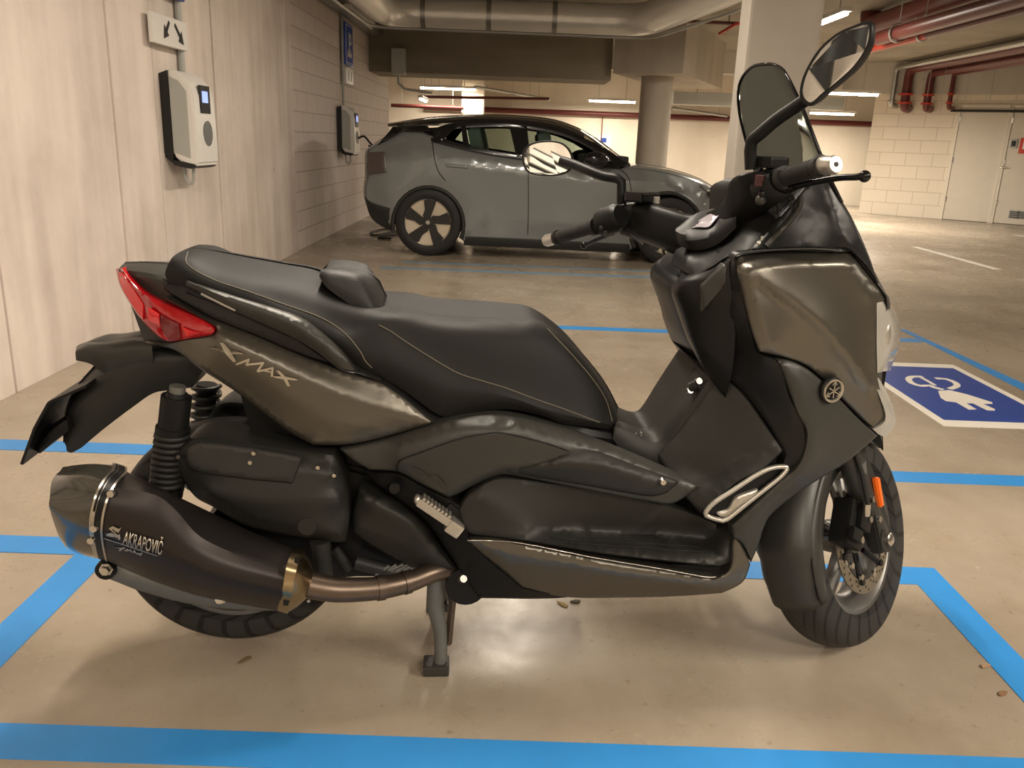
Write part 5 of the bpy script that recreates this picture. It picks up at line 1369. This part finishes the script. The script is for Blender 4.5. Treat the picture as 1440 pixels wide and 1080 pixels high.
# screen garnish and side cowl
panel('screen_cowl', [(1150, 236, .165, 1), (1163, 240, .170), (1178, 272, .178), (1200, 310, .185), (1222, 360, .185), (1235, 400, .178, 1), (1215, 373, .190), (1197, 354, .195, 1), (1160, 352, .20), (1100, 351, .205), (1055, 352, .20, 1), (1075, 330, .185), (1100, 300, .175), (1125, 270, .17)], M_sblk, bike,
      creases=[[(1163, 262, .180), (1178, 312, .196), (1196, 350, .204)], [(1140, 292, .178), (1152, 310, .188), (1164, 300, .186)], [(1137, 304, .184), (1150, 318, .19), (1128, 345, .196)]], t=.03, grid=5)
panel('dash_cover', [(1018, 268, .01, 1), (1024, 262, .02), (1042, 255, .06), (1060, 256, .10), (1098, 268, .14), (1130, 268, .16), (1132, 300, .18), (1090, 345, .19), (1055, 352, .19), (1025, 362, .17), (1000, 378, .15), (975, 388, .12), (962, 380, .08, 1), (968, 360, .06), (1000, 345, .05), (1014, 330, .03)], M_blk, bike, t=.10, grid=9, mirror=False)
groove('silver_trim', [(1078, 346, .205), (1094, 328, .203), (1110, 312, .200), (1120, 298, .197), (1125, 288, .195), (1126, 275, .192)], .0055, M_dark2, bike)
MB().sphere(L(1067, 342, .205), .0045, 10, (1, .6, 1)).build('trim_clip', M_silver, bike, 60)
MB().tube([L(1072, 332, .20), L(1071, 338, .202)], .0025, 6).build('trim_pin', M_silver, bike)
# dash top and key surround
loft('dash_pod', [
    [(955, 345, .02), (975, 352, .05), (1000, 348, .07), (1020, 335, .09), (1035, 320, .10)],
    [(950, 325, .0), (965, 330, .04), (1000, 324, .06), (1014, 316, .07), (1035, 300, .09)],
    [(954, 318, -.06), (975, 303, -.05), (1000, 296, -.04), (1015, 292, -.02), (1030, 290, 0)],
    [(965, 314, -.12), (985, 300, -.12), (1003, 294, -.10), (1018, 288, -.09), (1032, 284, -.08)]], M_blk, bike, n=20, across=3, mirror=False)
panel('dash_display', [(967, 322, .012), (985, 309, .0), (1010, 296, -.01), (1014, 300, .02), (1004, 312, .045), (996, 320, .05), (980, 320, .035)], mat('display_cover', (.34, .31, .34), .25), bike, t=.004, inset=1., grid=5, mirror=False, edge=.001)

# far side fairing edge seen past the tower
groove('far_fairing_edge', [(932, 349, -.205), (936, 368, -.21), (940, 384, -.215), (944, 398, -.22)], .004, M_paint, bike)

# ------------------------------------------------ handlebar
hbm = loft('handlebar_cover', [
    [(872, 330, -.24), (905, 340, -.18), (945, 356, -.12), (975, 368, -.06), (1010, 350, .02), (1040, 320, .08), (1070, 300, .14), (1090, 290, .18)],
    [(869, 312, -.27), (905, 318, -.19), (945, 330, -.12), (975, 338, -.06), (1010, 330, .04), (1036, 300, .10), (1060, 280, .16), (1088, 275, .20)],
    [(870, 292, -.25), (905, 284, -.20), (940, 296, -.14), (975, 305, -.08), (1012, 290, .02), (1026, 258, .10), (1045, 246, .16), (1085, 240, .20)],
    [(873, 292, -.20), (905, 290, -.15), (945, 300, -.09), (985, 310, -.04), (1018, 295, .04), (1034, 265, .10), (1060, 252, .14), (1088, 250, .17)],
    [(873, 325, -.20), (905, 330, -.14), (945, 345, -.08), (985, 355, -.03), (1020, 340, .04), (1045, 310, .08), (1070, 290, .12), (1090, 285, .16)]],
    M_blk, bike, n=34, across=4, mirror=False, closed=True)
def grip(p0, w0, p1, w1, pe, we, rad, nm):
    a, b, e = L(*p0, w0), L(*p1, w1), L(*pe, we); ax = (b-a).normalized()
    g = MB().tube([a, a+ax*.012, a+ax*.0121, b-ax*.008, b-ax*.0079, b], [rad*1.35, rad*1.35, rad, rad, rad*1.25, rad*1.25], 22).build('grip', M_rubber, hbm, 40)
    rg_ = MB()
    n = 14
    for k in range(n): rg_.tube([a+(b-a)*(.15+.7*k/n), a+(b-a)*(.15+.7*(k+.45)/n)], rad*1.03, 22)
    rg_.build('grip_ribs', M_rubber, hbm, 40)
    mb = MB().tube([b, b+ax*.004, e-ax*.006, e], [rad*.95, rad*1.0, rad*1.02, rad*.85], 24)
    mb.build('bar_end', M_silver, hbm, 40)
    MB().tube([e-ax*.001, e+ax*.0012], rad*.28, 12).build('bar_end_screw', M_blk, hbm, 40)
    return ax
grip((1099, 251), .215, (1156, 233), .315, (1176, 231), .350, .0165, 'right')
grip((838, 318), -.215, (782, 335), -.315, (767, 339), -.345, .0155, 'left')
def blob(pts, m, name, parent, r):
    return MB().tube([L(*p) for p in pts], r, 14).build(name, m, parent, 40)
# right switch gear
sw = MB(); c = L(1084, 262, .185)
sw.tube([L(1075, 268, .155), L(1078, 266, .165), L(1094, 258, .195), L(1099, 254, .205)], [.024, .036, .036, .027], 16)
rsw = sw.build('switch_housing', M_blk, hbm, 40)
MB().box(L(1068, 254, .20), (.016, .008, .022), b=.002).build('switch_button', mat('button_red', (.05, .01, .01), .4), rsw)
MB().sphere(L(1072, 272, .20), .008, 10).build('switch_button', M_gloss, rsw, 60)
MB().sphere(L(1070, 281, .195), .011, 10).build('switch_button', M_dark2, rsw, 60)
mc = MB().box(L(1084, 228, .17), (.055, .045, .022), Matrix.Rotation(R(30), 3, 'Z'), b=.006); mc.build('brake_reservoir', M_blk, hbm)
MB().tube([L(1076, 233, .17), L(1076, 238, .17)], .004, 6).build('reservoir_screw', M_silver, hbm)
MB().box(L(1090, 226, .185), (.012, .01, .006), b=.002).build('reservoir_edge', M_silver, hbm)
lv = MB(); lv.tube([Vector(p) for p in crom([tuple(L(*p)) for p in ((1094, 268, .20), (1120, 262, .235), (1150, 255, .275), (1180, 250, .315), (1205, 249, .35), (1210, 248, .355))], False, .01)], .0062, 10)
lv.tube([L(1094, 268, .20), L(1118, 263, .232)], [.010, .008], 10)
lv.sphere(L(1216, 248, .362), .0105, 14); lv.build('brake_lever', M_gloss, hbm, 50)
wr = MB()
for pts in (((1090, 276, .18), (1095, 290, .175), (1094, 303, .17)), ((1106, 270, .18), (1112, 285, .175), (1113, 300, .17), (1100, 315, .17)), ((1110, 268, .19), (1116, 280, .18), (1098, 296, .18)), ((1085, 280, .18), (1090, 300, .17))):
    wr.tube([Vector(p) for p in crom([tuple(L(*q)) for q in pts], False, .01)], .0032, 6)
wr.build('control_cable', M_black, hbm, 60)
# left switch gear
lsw = MB().tube([L(842, 317, -.205), L(846, 315, -.20), L(868, 306, -.165), L(874, 303, -.155)], [.022, .032, .034, .026], 16).build('switch_housing', M_blk, hbm, 40)
MB().box(L(849, 300, -.19), (.02, .016, .02), b=.004).build('switch_button', M_dark2, lsw)
for k, (x, y) in enumerate(((846, 320), (852, 326), (849, 311))): MB().sphere(L(x, y, -.165), .006, 8).build('switch_button', M_dark2, lsw, 60)
MB().box(L(903, 277, -.17), (.075, .05, .024), Matrix.Rotation(R(42), 3, 'Z'), b=.005).build('brake_reservoir', M_gloss, hbm)
MB().box(L(920, 281, -.16), (.004, .03, .016), Matrix.Rotation(R(42), 3, 'Z'), b=.001).build('reservoir_window', M_clear, hbm)
lv = MB(); lv.tube([L(862, 328, -.20), L(842, 336, -.24), L(822, 345, -.28)], .005, 8); lv.sphere(L(821, 345, -.285), .009, 12); lv.build('brake_lever', M_gloss, hbm, 50)
MB().tube([Vector(p) for p in crom([tuple(L(*q)) for q in ((865, 322, -.18), (885, 330, -.16), (905, 345, -.13))], False, .01)], .004, 6).build('control_cable', M_black, hbm, 60)

# ------------------------------------------------ mirrors
def mirror(outline, w_of, stem, srad, nm, shell_d, glass_in=3.0):
    st_ = MB().tube([Vector(p) for p in crom([tuple(L(*p)) for p in stem], False, .008)], srad[0] if hasattr(srad,"__len__") else srad, 12).build('mirror_stem', M_blk, bike, 50)
    cx = sum(p[0] for p in outline)/len(outline); cy = sum(p[1] for p in outline)/len(outline)
    ring0 = [L(p[0], p[1], w_of(p[0], p[1])) for p in crom([(x, y) for x, y in outline], True, 5.)]
    n = len(ring0); c = sum(ring0, Vector())/n
    nrm = Vector()
    for a, b in zip(ring0, ring0[1:]+ring0[:1]): nrm += (a-c).cross(b-c)
    nrm.normalize()
    tocam = Vector((_c*(CAM-BO).x+_s*(CAM-BO).y, -_s*(CAM-BO).x+_c*(CAM-BO).y, CAM.z)) - c
    if nrm.dot(tocam) < 0: nrm = -nrm
    V = []; F = []
    prof = [(1.0, .000), (1.02, -.003), (1.0, -.012), (.9, -.024), (.7, -.034), (.4, -.040)]
    for s, d in prof:
        for p in ring0: V.append(c+(p-c)*s+nrm*d*shell_d)
    for i in range(len(prof)-1):
        for j in range(n): F.append((i*n+j, i*n+(j+1) % n, (i+1)*n+(j+1) % n, (i+1)*n+j))
    F.append(tuple((len(prof)-1)*n+j for j in range(n)))
    k0 = len(V)
    for p in ring0: V.append(c+(p-c)*.93+nrm*0.0)
    for j in range(n): F.append((j, (j+1) % n, k0+(j+1) % n, k0+j))
    k1 = len(V)
    for p in ring0: V.append(c+(p-c)*.93-nrm*.003)
    for j in range(n): F.append((k0+j, k0+(j+1) % n, k1+(j+1) % n, k1+j))
    sh = MB().add(V, F).build('mirror_shell', M_blk, st_, 50)
    G = [c+(p-c)*.935-nrm*.002 for p in ring0] + [c+(p-c)*.935-nrm*.004 for p in ring0]
    g = MB().add(G, [tuple(range(n)), tuple(range(2*n-1, n-1, -1))]+[(i, n+i, n+(i+1) % n, (i+1) % n) for i in range(n)])
    g.build('mirror_glass', M_mirror, st_)
    return nrm
mirror([(734, 222), (738, 208), (752, 200), (775, 198), (792, 202), (803, 214), (806, 230), (798, 242), (780, 247), (755, 246), (740, 240)],
       lambda x, y: -.36+(x-770)*.0006+(y-222)*.00022, [(874, 287, -.205), (874, 256, -.205), (868, 251, -.21), (850, 248, -.23), (828, 240, -.26), (808, 232, -.30), (790, 226, -.335)], [.012]+[.010]*100, 'l', 1.)
mirror([(1126, 140), (1125, 124), (1132, 101), (1150, 71), (1175, 48), (1200, 36), (1221, 30), (1226, 38), (1222, 62), (1205, 90), (1180, 114), (1155, 134), (1138, 148)],
       lambda x, y: .335+(x-1170)*.0011+(y-90)*.0002, [(1056, 238, .17), (1055, 212, .17), (1057, 199, .175), (1068, 189, .19), (1090, 170, .215), (1110, 156, .24), (1125, 146, .26), (1150, 128, .30)], [.012]+[.0105]*100, 'r', 1.)

for nm in ('duct_band', 'mount_bolt', 'arrow', 'caliper_bolt', 'cover_screw', 'band_rivet', 'ring_slot', 'cooling_fin', 'control_cable', 'hanger', 'grip_ribs', 'tread_rib', 'pipe_collar', 'spring', 'flange', 'engine_bracket'):
    for o in [q for q in bpy.data.objects if q.type == 'MESH' and q.name.split('.')[0] == nm]: split_loose(o)
# ================================================================== THE PARKED CAR
CYC, CXO = 9.66, -.86
def CL(px, py, w):
    p = atY(px, py, CYC-w); return Vector((p.x-CXO, p.y-CYC, p.z))
M_carp = mat('car_grey_paint', (.195, .21, .21), .3, .25, coat=.8)
M_carb = mat('car_black_gloss', (.008, .008, .009), .2, coat=.3)
M_clad = mat('car_cladding', (.018, .018, .017), .55)
M_cglass = mat('car_glass', (.55, .62, .58), .02, trans=1., ior=1.05)
M_seatc = mat('car_seat_cloth', (.20, .24, .22), .7)
M_rimc = mat('wheel_insert_beige', (.62, .55, .44), .35, .6)
M_rimd = mat('wheel_cover_dark', (.030, .028, .026), .4, .3)
car = empty('car', (CXO, CYC, 0)); tag(car, 'grey compact electric car with a black roof parked beyond the scooter', 'car')
def arcp(cx, cy, rx, ry, a0, a1, n, w):
    return [(cx+rx*math.cos(R(a0+(a1-a0)*i/n)), cy-ry*math.sin(R(a0+(a1-a0)*i/n)), w) for i in range(n+1)]
out = [(567, 184, .70, 1), (545, 196, .735), (524, 207, .745, 1), (516, 216, .76), (517, 235, .80), (517, 250, .80), (514, 264, .81), (515, 280, .82), (520, 298, .83), (529, 311, .84), (548, 321, .86, 1)]
ra = arcp(602, 316, 50, 53, 190, -22, 18, .90); out += [(ra[0][0], ra[0][1], .89, 1)] + ra[1:-1] + [(ra[-1][0], ra[-1][1], .89, 1)]
out += [(652, 340, .87, 1), (720, 343, .87), (800, 347, .87), (886, 351, .87, 1)]
fa = arcp(938, 325, 51, 54, 205, -8, 18, .90); out += [(fa[0][0], fa[0][1], .88, 1)] + fa[1:-1] + [(fa[-1][0], fa[-1][1], .86, 1)]
out += [(999, 322, .78, 1), (1011, 304, .66), (1015, 290, .60), (1013, 276, .58, 1), (986, 258, .72), (939, 243, .81), (892, 236, .84), (873, 238, .85, 1), (800, 232, .865), (729, 224, .87), (663, 213, .86), (608, 200, .83, 1), (609, 186, .76, 1)]
sd = panel('body_side', out, M_carp, car, creases=[[(530, 232, .86), (580, 222, .90), (660, 226, .92), (760, 238, .925), (860, 252, .92), (940, 258, .91), (995, 275, .74)],
                                                  [(655, 300, .905), (720, 306, .91), (800, 312, .91), (880, 318, .905)], [(540, 268, .89), (560, 262, .905), (590, 253, .91), (630, 256, .912), (660, 285, .91)],
                                                  [(655, 318, .885), (800, 328, .885), (884, 335, .885)]], t=.04, place=CL, grid=7, edge=.012, inset=1.6, step=5, smooth=25)
for i, (a0, pts) in enumerate((('arch', ra), ('arch', fa))):
    fl2 = MB(); fl2.tube([CL(x, y, .895) for x, y, w in pts], .022, 8); fl2.build('arch_trim', M_clad, car, 60)
panel('sill_cladding', [(652, 332, .885, 1), (720, 335, .885), (800, 339, .885), (886, 343, .885, 1), (886, 356, .86, 1), (800, 352, .86), (720, 348, .86), (652, 345, .86, 1)], M_clad, car, t=.05, place=CL, grid=8)
panel('bumper_cladding', [(513, 276, .80, 1), (522, 285, .86), (549, 293, .895, 1), (550, 322, .88, 1), (540, 320, .86), (526, 311, .845), (518, 298, .83)], M_clad, car, t=.04, place=CL, grid=6)
loft('roof', [
    [(546, 178, .60), (577, 175, .64), (608, 174, .665), (655, 172, .67), (713, 172, .67), (772, 180, .66), (806, 189, .655), (822, 195, .655)],
    [(545, 175, .45), (577, 171, .5), (608, 168, .52), (655, 165, .52), (713, 165, .52), (772, 171, .50), (806, 181, .48), (820, 187, .47)],
    [(546, 174, .0), (577, 169, .0), (608, 165, .0), (655, 162, .0), (713, 162, .0), (772, 167, .0), (803, 176, .0), (815, 181, .0)]], M_carb, car, n=24, across=4, place=CL)
loft('windscreen', [
    [(820, 193, .64), (849, 209, .665), (875, 226, .70), (888, 234, .73)],
    [(820, 187, .47), (848, 205, .50), (872, 222, .52), (888, 232, .55)],
    [(815, 181, .0), (843, 198, .0), (868, 217, .0), (886, 230, .0)]], M_cglass, car, n=10, across=4, place=CL)
loft('bonnet', [
    [(873, 238, .84), (892, 236, .835), (939, 243, .805), (986, 258, .71), (1013, 277, .57)],
    [(880, 234, .70), (895, 233, .70), (939, 239, .68), (984, 253, .60), (1010, 270, .48)],
    [(886, 231, .0), (897, 230, .0), (937, 236, .0), (978, 249, .0), (1004, 264, .0)]], M_carp, car, n=18, across=4, place=CL)
loft('front_bumper', [
    [(1013, 277, .57), (1015, 290, .60), (1011, 304, .66), (999, 322, .78), (990, 332, .80)],
    [(1014, 275, .35), (1017, 290, .38), (1014, 304, .42), (1004, 322, .5), (996, 332, .5)],
    [(1004, 264, .0), (1010, 280, .0), (1008, 296, .0), (1000, 312, .0), (994, 322, .0)]], M_carp, car, n=12, across=4, place=CL)
loft('tailgate', [
    [(567, 184, .70), (545, 196, .735), (524, 207, .745), (516, 216, .76), (517, 250, .80), (514, 264, .81), (516, 285, .82), (529, 311, .84), (548, 321, .86)],
    [(560, 182, .5), (538, 195, .52), (519, 207, .53), (513, 216, .55), (513, 248, .56), (511, 262, .57), (513, 282, .58), (526, 308, .6), (546, 320, .6)],
    [(566, 178, .0), (546, 190, .0), (526, 203, .0), (521, 212, .0), (521, 240, .0), (519, 254, .0), (521, 272, .0), (532, 296, .0), (548, 306, .0)]], M_carp, car, n=26, across=4, place=CL)
panel('rear_window', [(530, 205, .74, 1), (548, 184, .66), (552, 178, .62, 1), (600, 176, .67, 1), (609, 186, .775, 1), (567, 184, .735, 1), (546, 196, .755)], M_carb, car, t=.02, place=CL, grid=6, inset=1.2, edge=.004)
panel('tail_lamp', [(517, 214, .80, 1), (541, 213, .855, 1), (543, 243, .885, 1), (518, 245, .835, 1)], mat('tail_lamp_dark', (.075, .055, .050), .2, coat=.3), car, t=.02, place=CL, grid=6, inset=1.2, edge=.003, lift=None)
# window frames, glass, cabin
P_ = dict(t=.012, place=CL, grid=8, inset=1., edge=.003)
panel('roof_rail', [(596, 186, .76, 1), (628, 175, .675), (655, 172, .675), (713, 171, .675), (772, 179, .67), (811, 190, .675), (849, 208, .69), (886, 233, .76, 1), (868, 236, .82, 1), (846, 220, .74), (815, 201, .71), (775, 187, .695), (713, 179, .70), (655, 180, .70), (632, 184, .72), (612, 193, .79)], M_carb, car, **P_)
panel('window_belt', [(606, 198, .83, 1), (612, 192, .80), (663, 206, .85), (729, 217, .86), (800, 226, .86), (866, 232, .83, 1), (873, 238, .855, 1), (800, 232, .872), (729, 224, .876), (663, 213, .866)], M_carb, car, **P_)
panel('door_pillar', [(716, 176, .69, 1), (741, 177, .69, 1), (746, 223, .87, 1), (726, 221, .87, 1)], M_carb, car, **P_)
panel('quarter_pillar', [(606, 197, .82, 1), (630, 180, .71, 1), (640, 179, .71, 1), (622, 198, .82, 1)], M_carb, car, **P_)
panel('quarter_pillar', [(648, 177, .70, 1), (655, 177, .70, 1), (661, 211, .86, 1), (652, 209, .86, 1)], M_carb, car, **P_)
panel('mirror_corner', [(828, 218, .79, 1), (846, 222, .78, 1), (868, 236, .84, 1), (832, 231, .85, 1)], M_carb, car, **P_)
panel('side_glass', [(614, 195, .80, 1), (634, 182, .71), (655, 178, .69), (713, 177, .69), (775, 186, .685), (815, 200, .70), (866, 234, .81, 1), (800, 229, .85), (729, 220, .85), (663, 209, .84)], M_cglass, car, t=.005, place=CL, grid=10, inset=1., edge=.001)
sm = MB()
for x, y, w in ((683, 205, .42), (683, 205, -.42), (778, 212, .42), (778, 212, -.42)):
    p = CL(x, y, .42); p.y = -w
    sm.box(p+Vector((-.05, 0, -.12)), (.14, .5, .62), Matrix.Rotation(R(-14), 3, 'Y'), b=.05)
sm.build('seats', M_seatc, car, 50)
hr = MB()
for x, w in ((676, .42), (676, -.42), (768, .42), (768, -.42)):
    p = CL(x, 196, .42); p.y = -w; hr.box(p+Vector((-.04, 0, .02)), (.09, .28, .17), b=.03)
hr.build('headrests', M_seatc, car, 50)
pw = CL(838, 222, .4); MB().box(Vector((pw.x+.1, 0, pw.z-.03)), (.45, 1.3, .12), b=.03).build('dashboard', M_clad, car)
# details
def cgroove(name, pts, r, m): return MB().tube([CL(*p) for p in crom(pts, False, 6.)], r, 6).build(name, m, car, 60)
cgroove('door_seam', [(743, 226, .882), (743, 250, .93), (743, 300, .913), (742, 330, .888)], .004, M_blk)
cgroove('door_seam', [(608, 200, .84), (611, 222, .914), (616, 240, .915), (626, 254, .915)], .004, M_blk)
cgroove('door_seam', [(873, 239, .862), (884, 250, .915), (888, 280, .915), (886, 330, .893)], .004, M_blk)
panel('door_handle', [(626, 230, .925, 1), (658, 233, .93, 1), (658, 237, .93, 1), (628, 235, .925, 1)], M_carp, car, t=.025, place=CL, grid=5, inset=.8)
MB().sphere((0, 0, 0), 1, 18, (.13, .09, .075)).build('wing_mirror', M_carb, car, 60).location = CL(838, 224, 1.0)
for o in [q for q in bpy.data.objects if q.name == 'wing_mirror']:
    c2 = o.copy(); COL.objects.link(c2); c2.location.y = -o.location.y
panel('headlamp', [(984, 260, .735, 1), (1012, 277, .595, 1), (1014, 292, .61, 1), (1004, 284, .68)], M_carb, car, t=.02, place=CL, grid=5, inset=1., edge=.003)
MB().box(CL(998, 268, .70), (.05, .03, .012), b=.003).box(CL(989, 287, .79), (.05, .02, .01), b=.003).build('headlamp_light', M_white, car)
MB().box((1.35, 0, .47), (3.5, 1.3, .48), b=.08).build('underbody', M_clad, car)
MB().box((CL(560, 300, .8).x+.1, 0, .38), (.25, 1.5, .22), b=.05).build('rear_skirt', M_clad, car)
# wheels
def car_wheel(px, py):
    c = CL(px, py, .80); c.z = .345
    M_ = Matrix.Translation((c.x, -.80, .345))
    ty = MB(); pr = [(.235, -.095), (.25, -.105), (.31, -.108), (.337, -.095), (.345, -.07), (.345, .07), (.337, .095), (.31, .108), (.25, .105), (.235, .095)]
    ty.lathe(pr, 64); t_ = ty.build('tyre', M_rubber, None, 40)
    rm = MB().lathe([(0, -.075), (.225, -.088), (.238, -.098), (.244, -.094), (.238, -.06), (.238, .08)], 64).build('wheel', M_rimc, car, 30, M_)
    t_.parent = rm
    sp_ = MB()
    for k in range(5):
        a = math.tau*k/5
        poly = [(.0, .0), (.05, -.02), (.15, -.045), (.232, -.065), (.236, .03), (.214, .065), (.13, .045), (.06, .06)]
        bx = MB().prism(poly, (-.104, -.078), Matrix.Rotation(-a-R(12), 4, 'Y')); sp_.add(bx.v, bx.f)
    sp_.lathe([(0, -.108), (.055, -.106), (.06, -.09)], 24)
    sp_.build('wheel_cover', M_rimd, rm)
    MB().lathe([(0, -.112), (.02, -.111), (.024, -.106)], 16).build('hub_cap', M_silver, rm, 40)
    # far side wheel
    c2 = rm.copy(); COL.objects.link(c2); c2.matrix_local = Matrix.Translation((c.x, .80, .345)) @ Matrix.Rotation(math.pi, 4, 'Z')
    for ch in [q for q in bpy.data.objects if q.parent == rm]:
        d = ch.copy(); COL.objects.link(d); d.parent = c2
    return rm
car_wheel(603, 314); car_wheel(938, 325)
# cables at the car's tail
def wire(name, pts, r, label, m=None):
    P = [Vector(p) for p in crom([tuple(p) for p in pts], False, .03)]; c = Vector((P[0].x, P[0].y, min(p.z for p in P)-r))
    o = MB().tube([p-c for p in P], r, 8).build(name, m or M_black, None, 60); o.location = c; return tag(o, label, 'cable')
a = Vector((WX+.215, cy1+.25, 1.15))
wire('charging_cable', [a, a+Vector((.07, .03, .03)), a+Vector((.14, .06, -.05)), a+Vector((.22, .05, -.12)), atY(519, 205, 10.95), Vector((-1.62, 10.85, .98)), Vector((-1.3, 10.75, .9)), Vector((-1.1, 10.60, .88))], .013, 'black charging cable plugged into the farther wall charger')
fz = [atZ(*p)+Vector((0, 0, .013)) for p in ((553, 327), (528, 332), (522, 328), (545, 323), (560, 330), (532, 335), (550, 337))]
wire('charging_cable', fz, .011, 'coiled black cable lying on the floor behind the car rear wheel')

for nm in ('seats', 'headrests', 'headlamp_light'):
    for o in [q for q in bpy.data.objects if q.type == 'MESH' and q.name.split('.')[0] == nm]:
        o.name = {'seats': 'car_seat', 'headrests': 'headrest'}.get(nm, nm); split_loose(o)
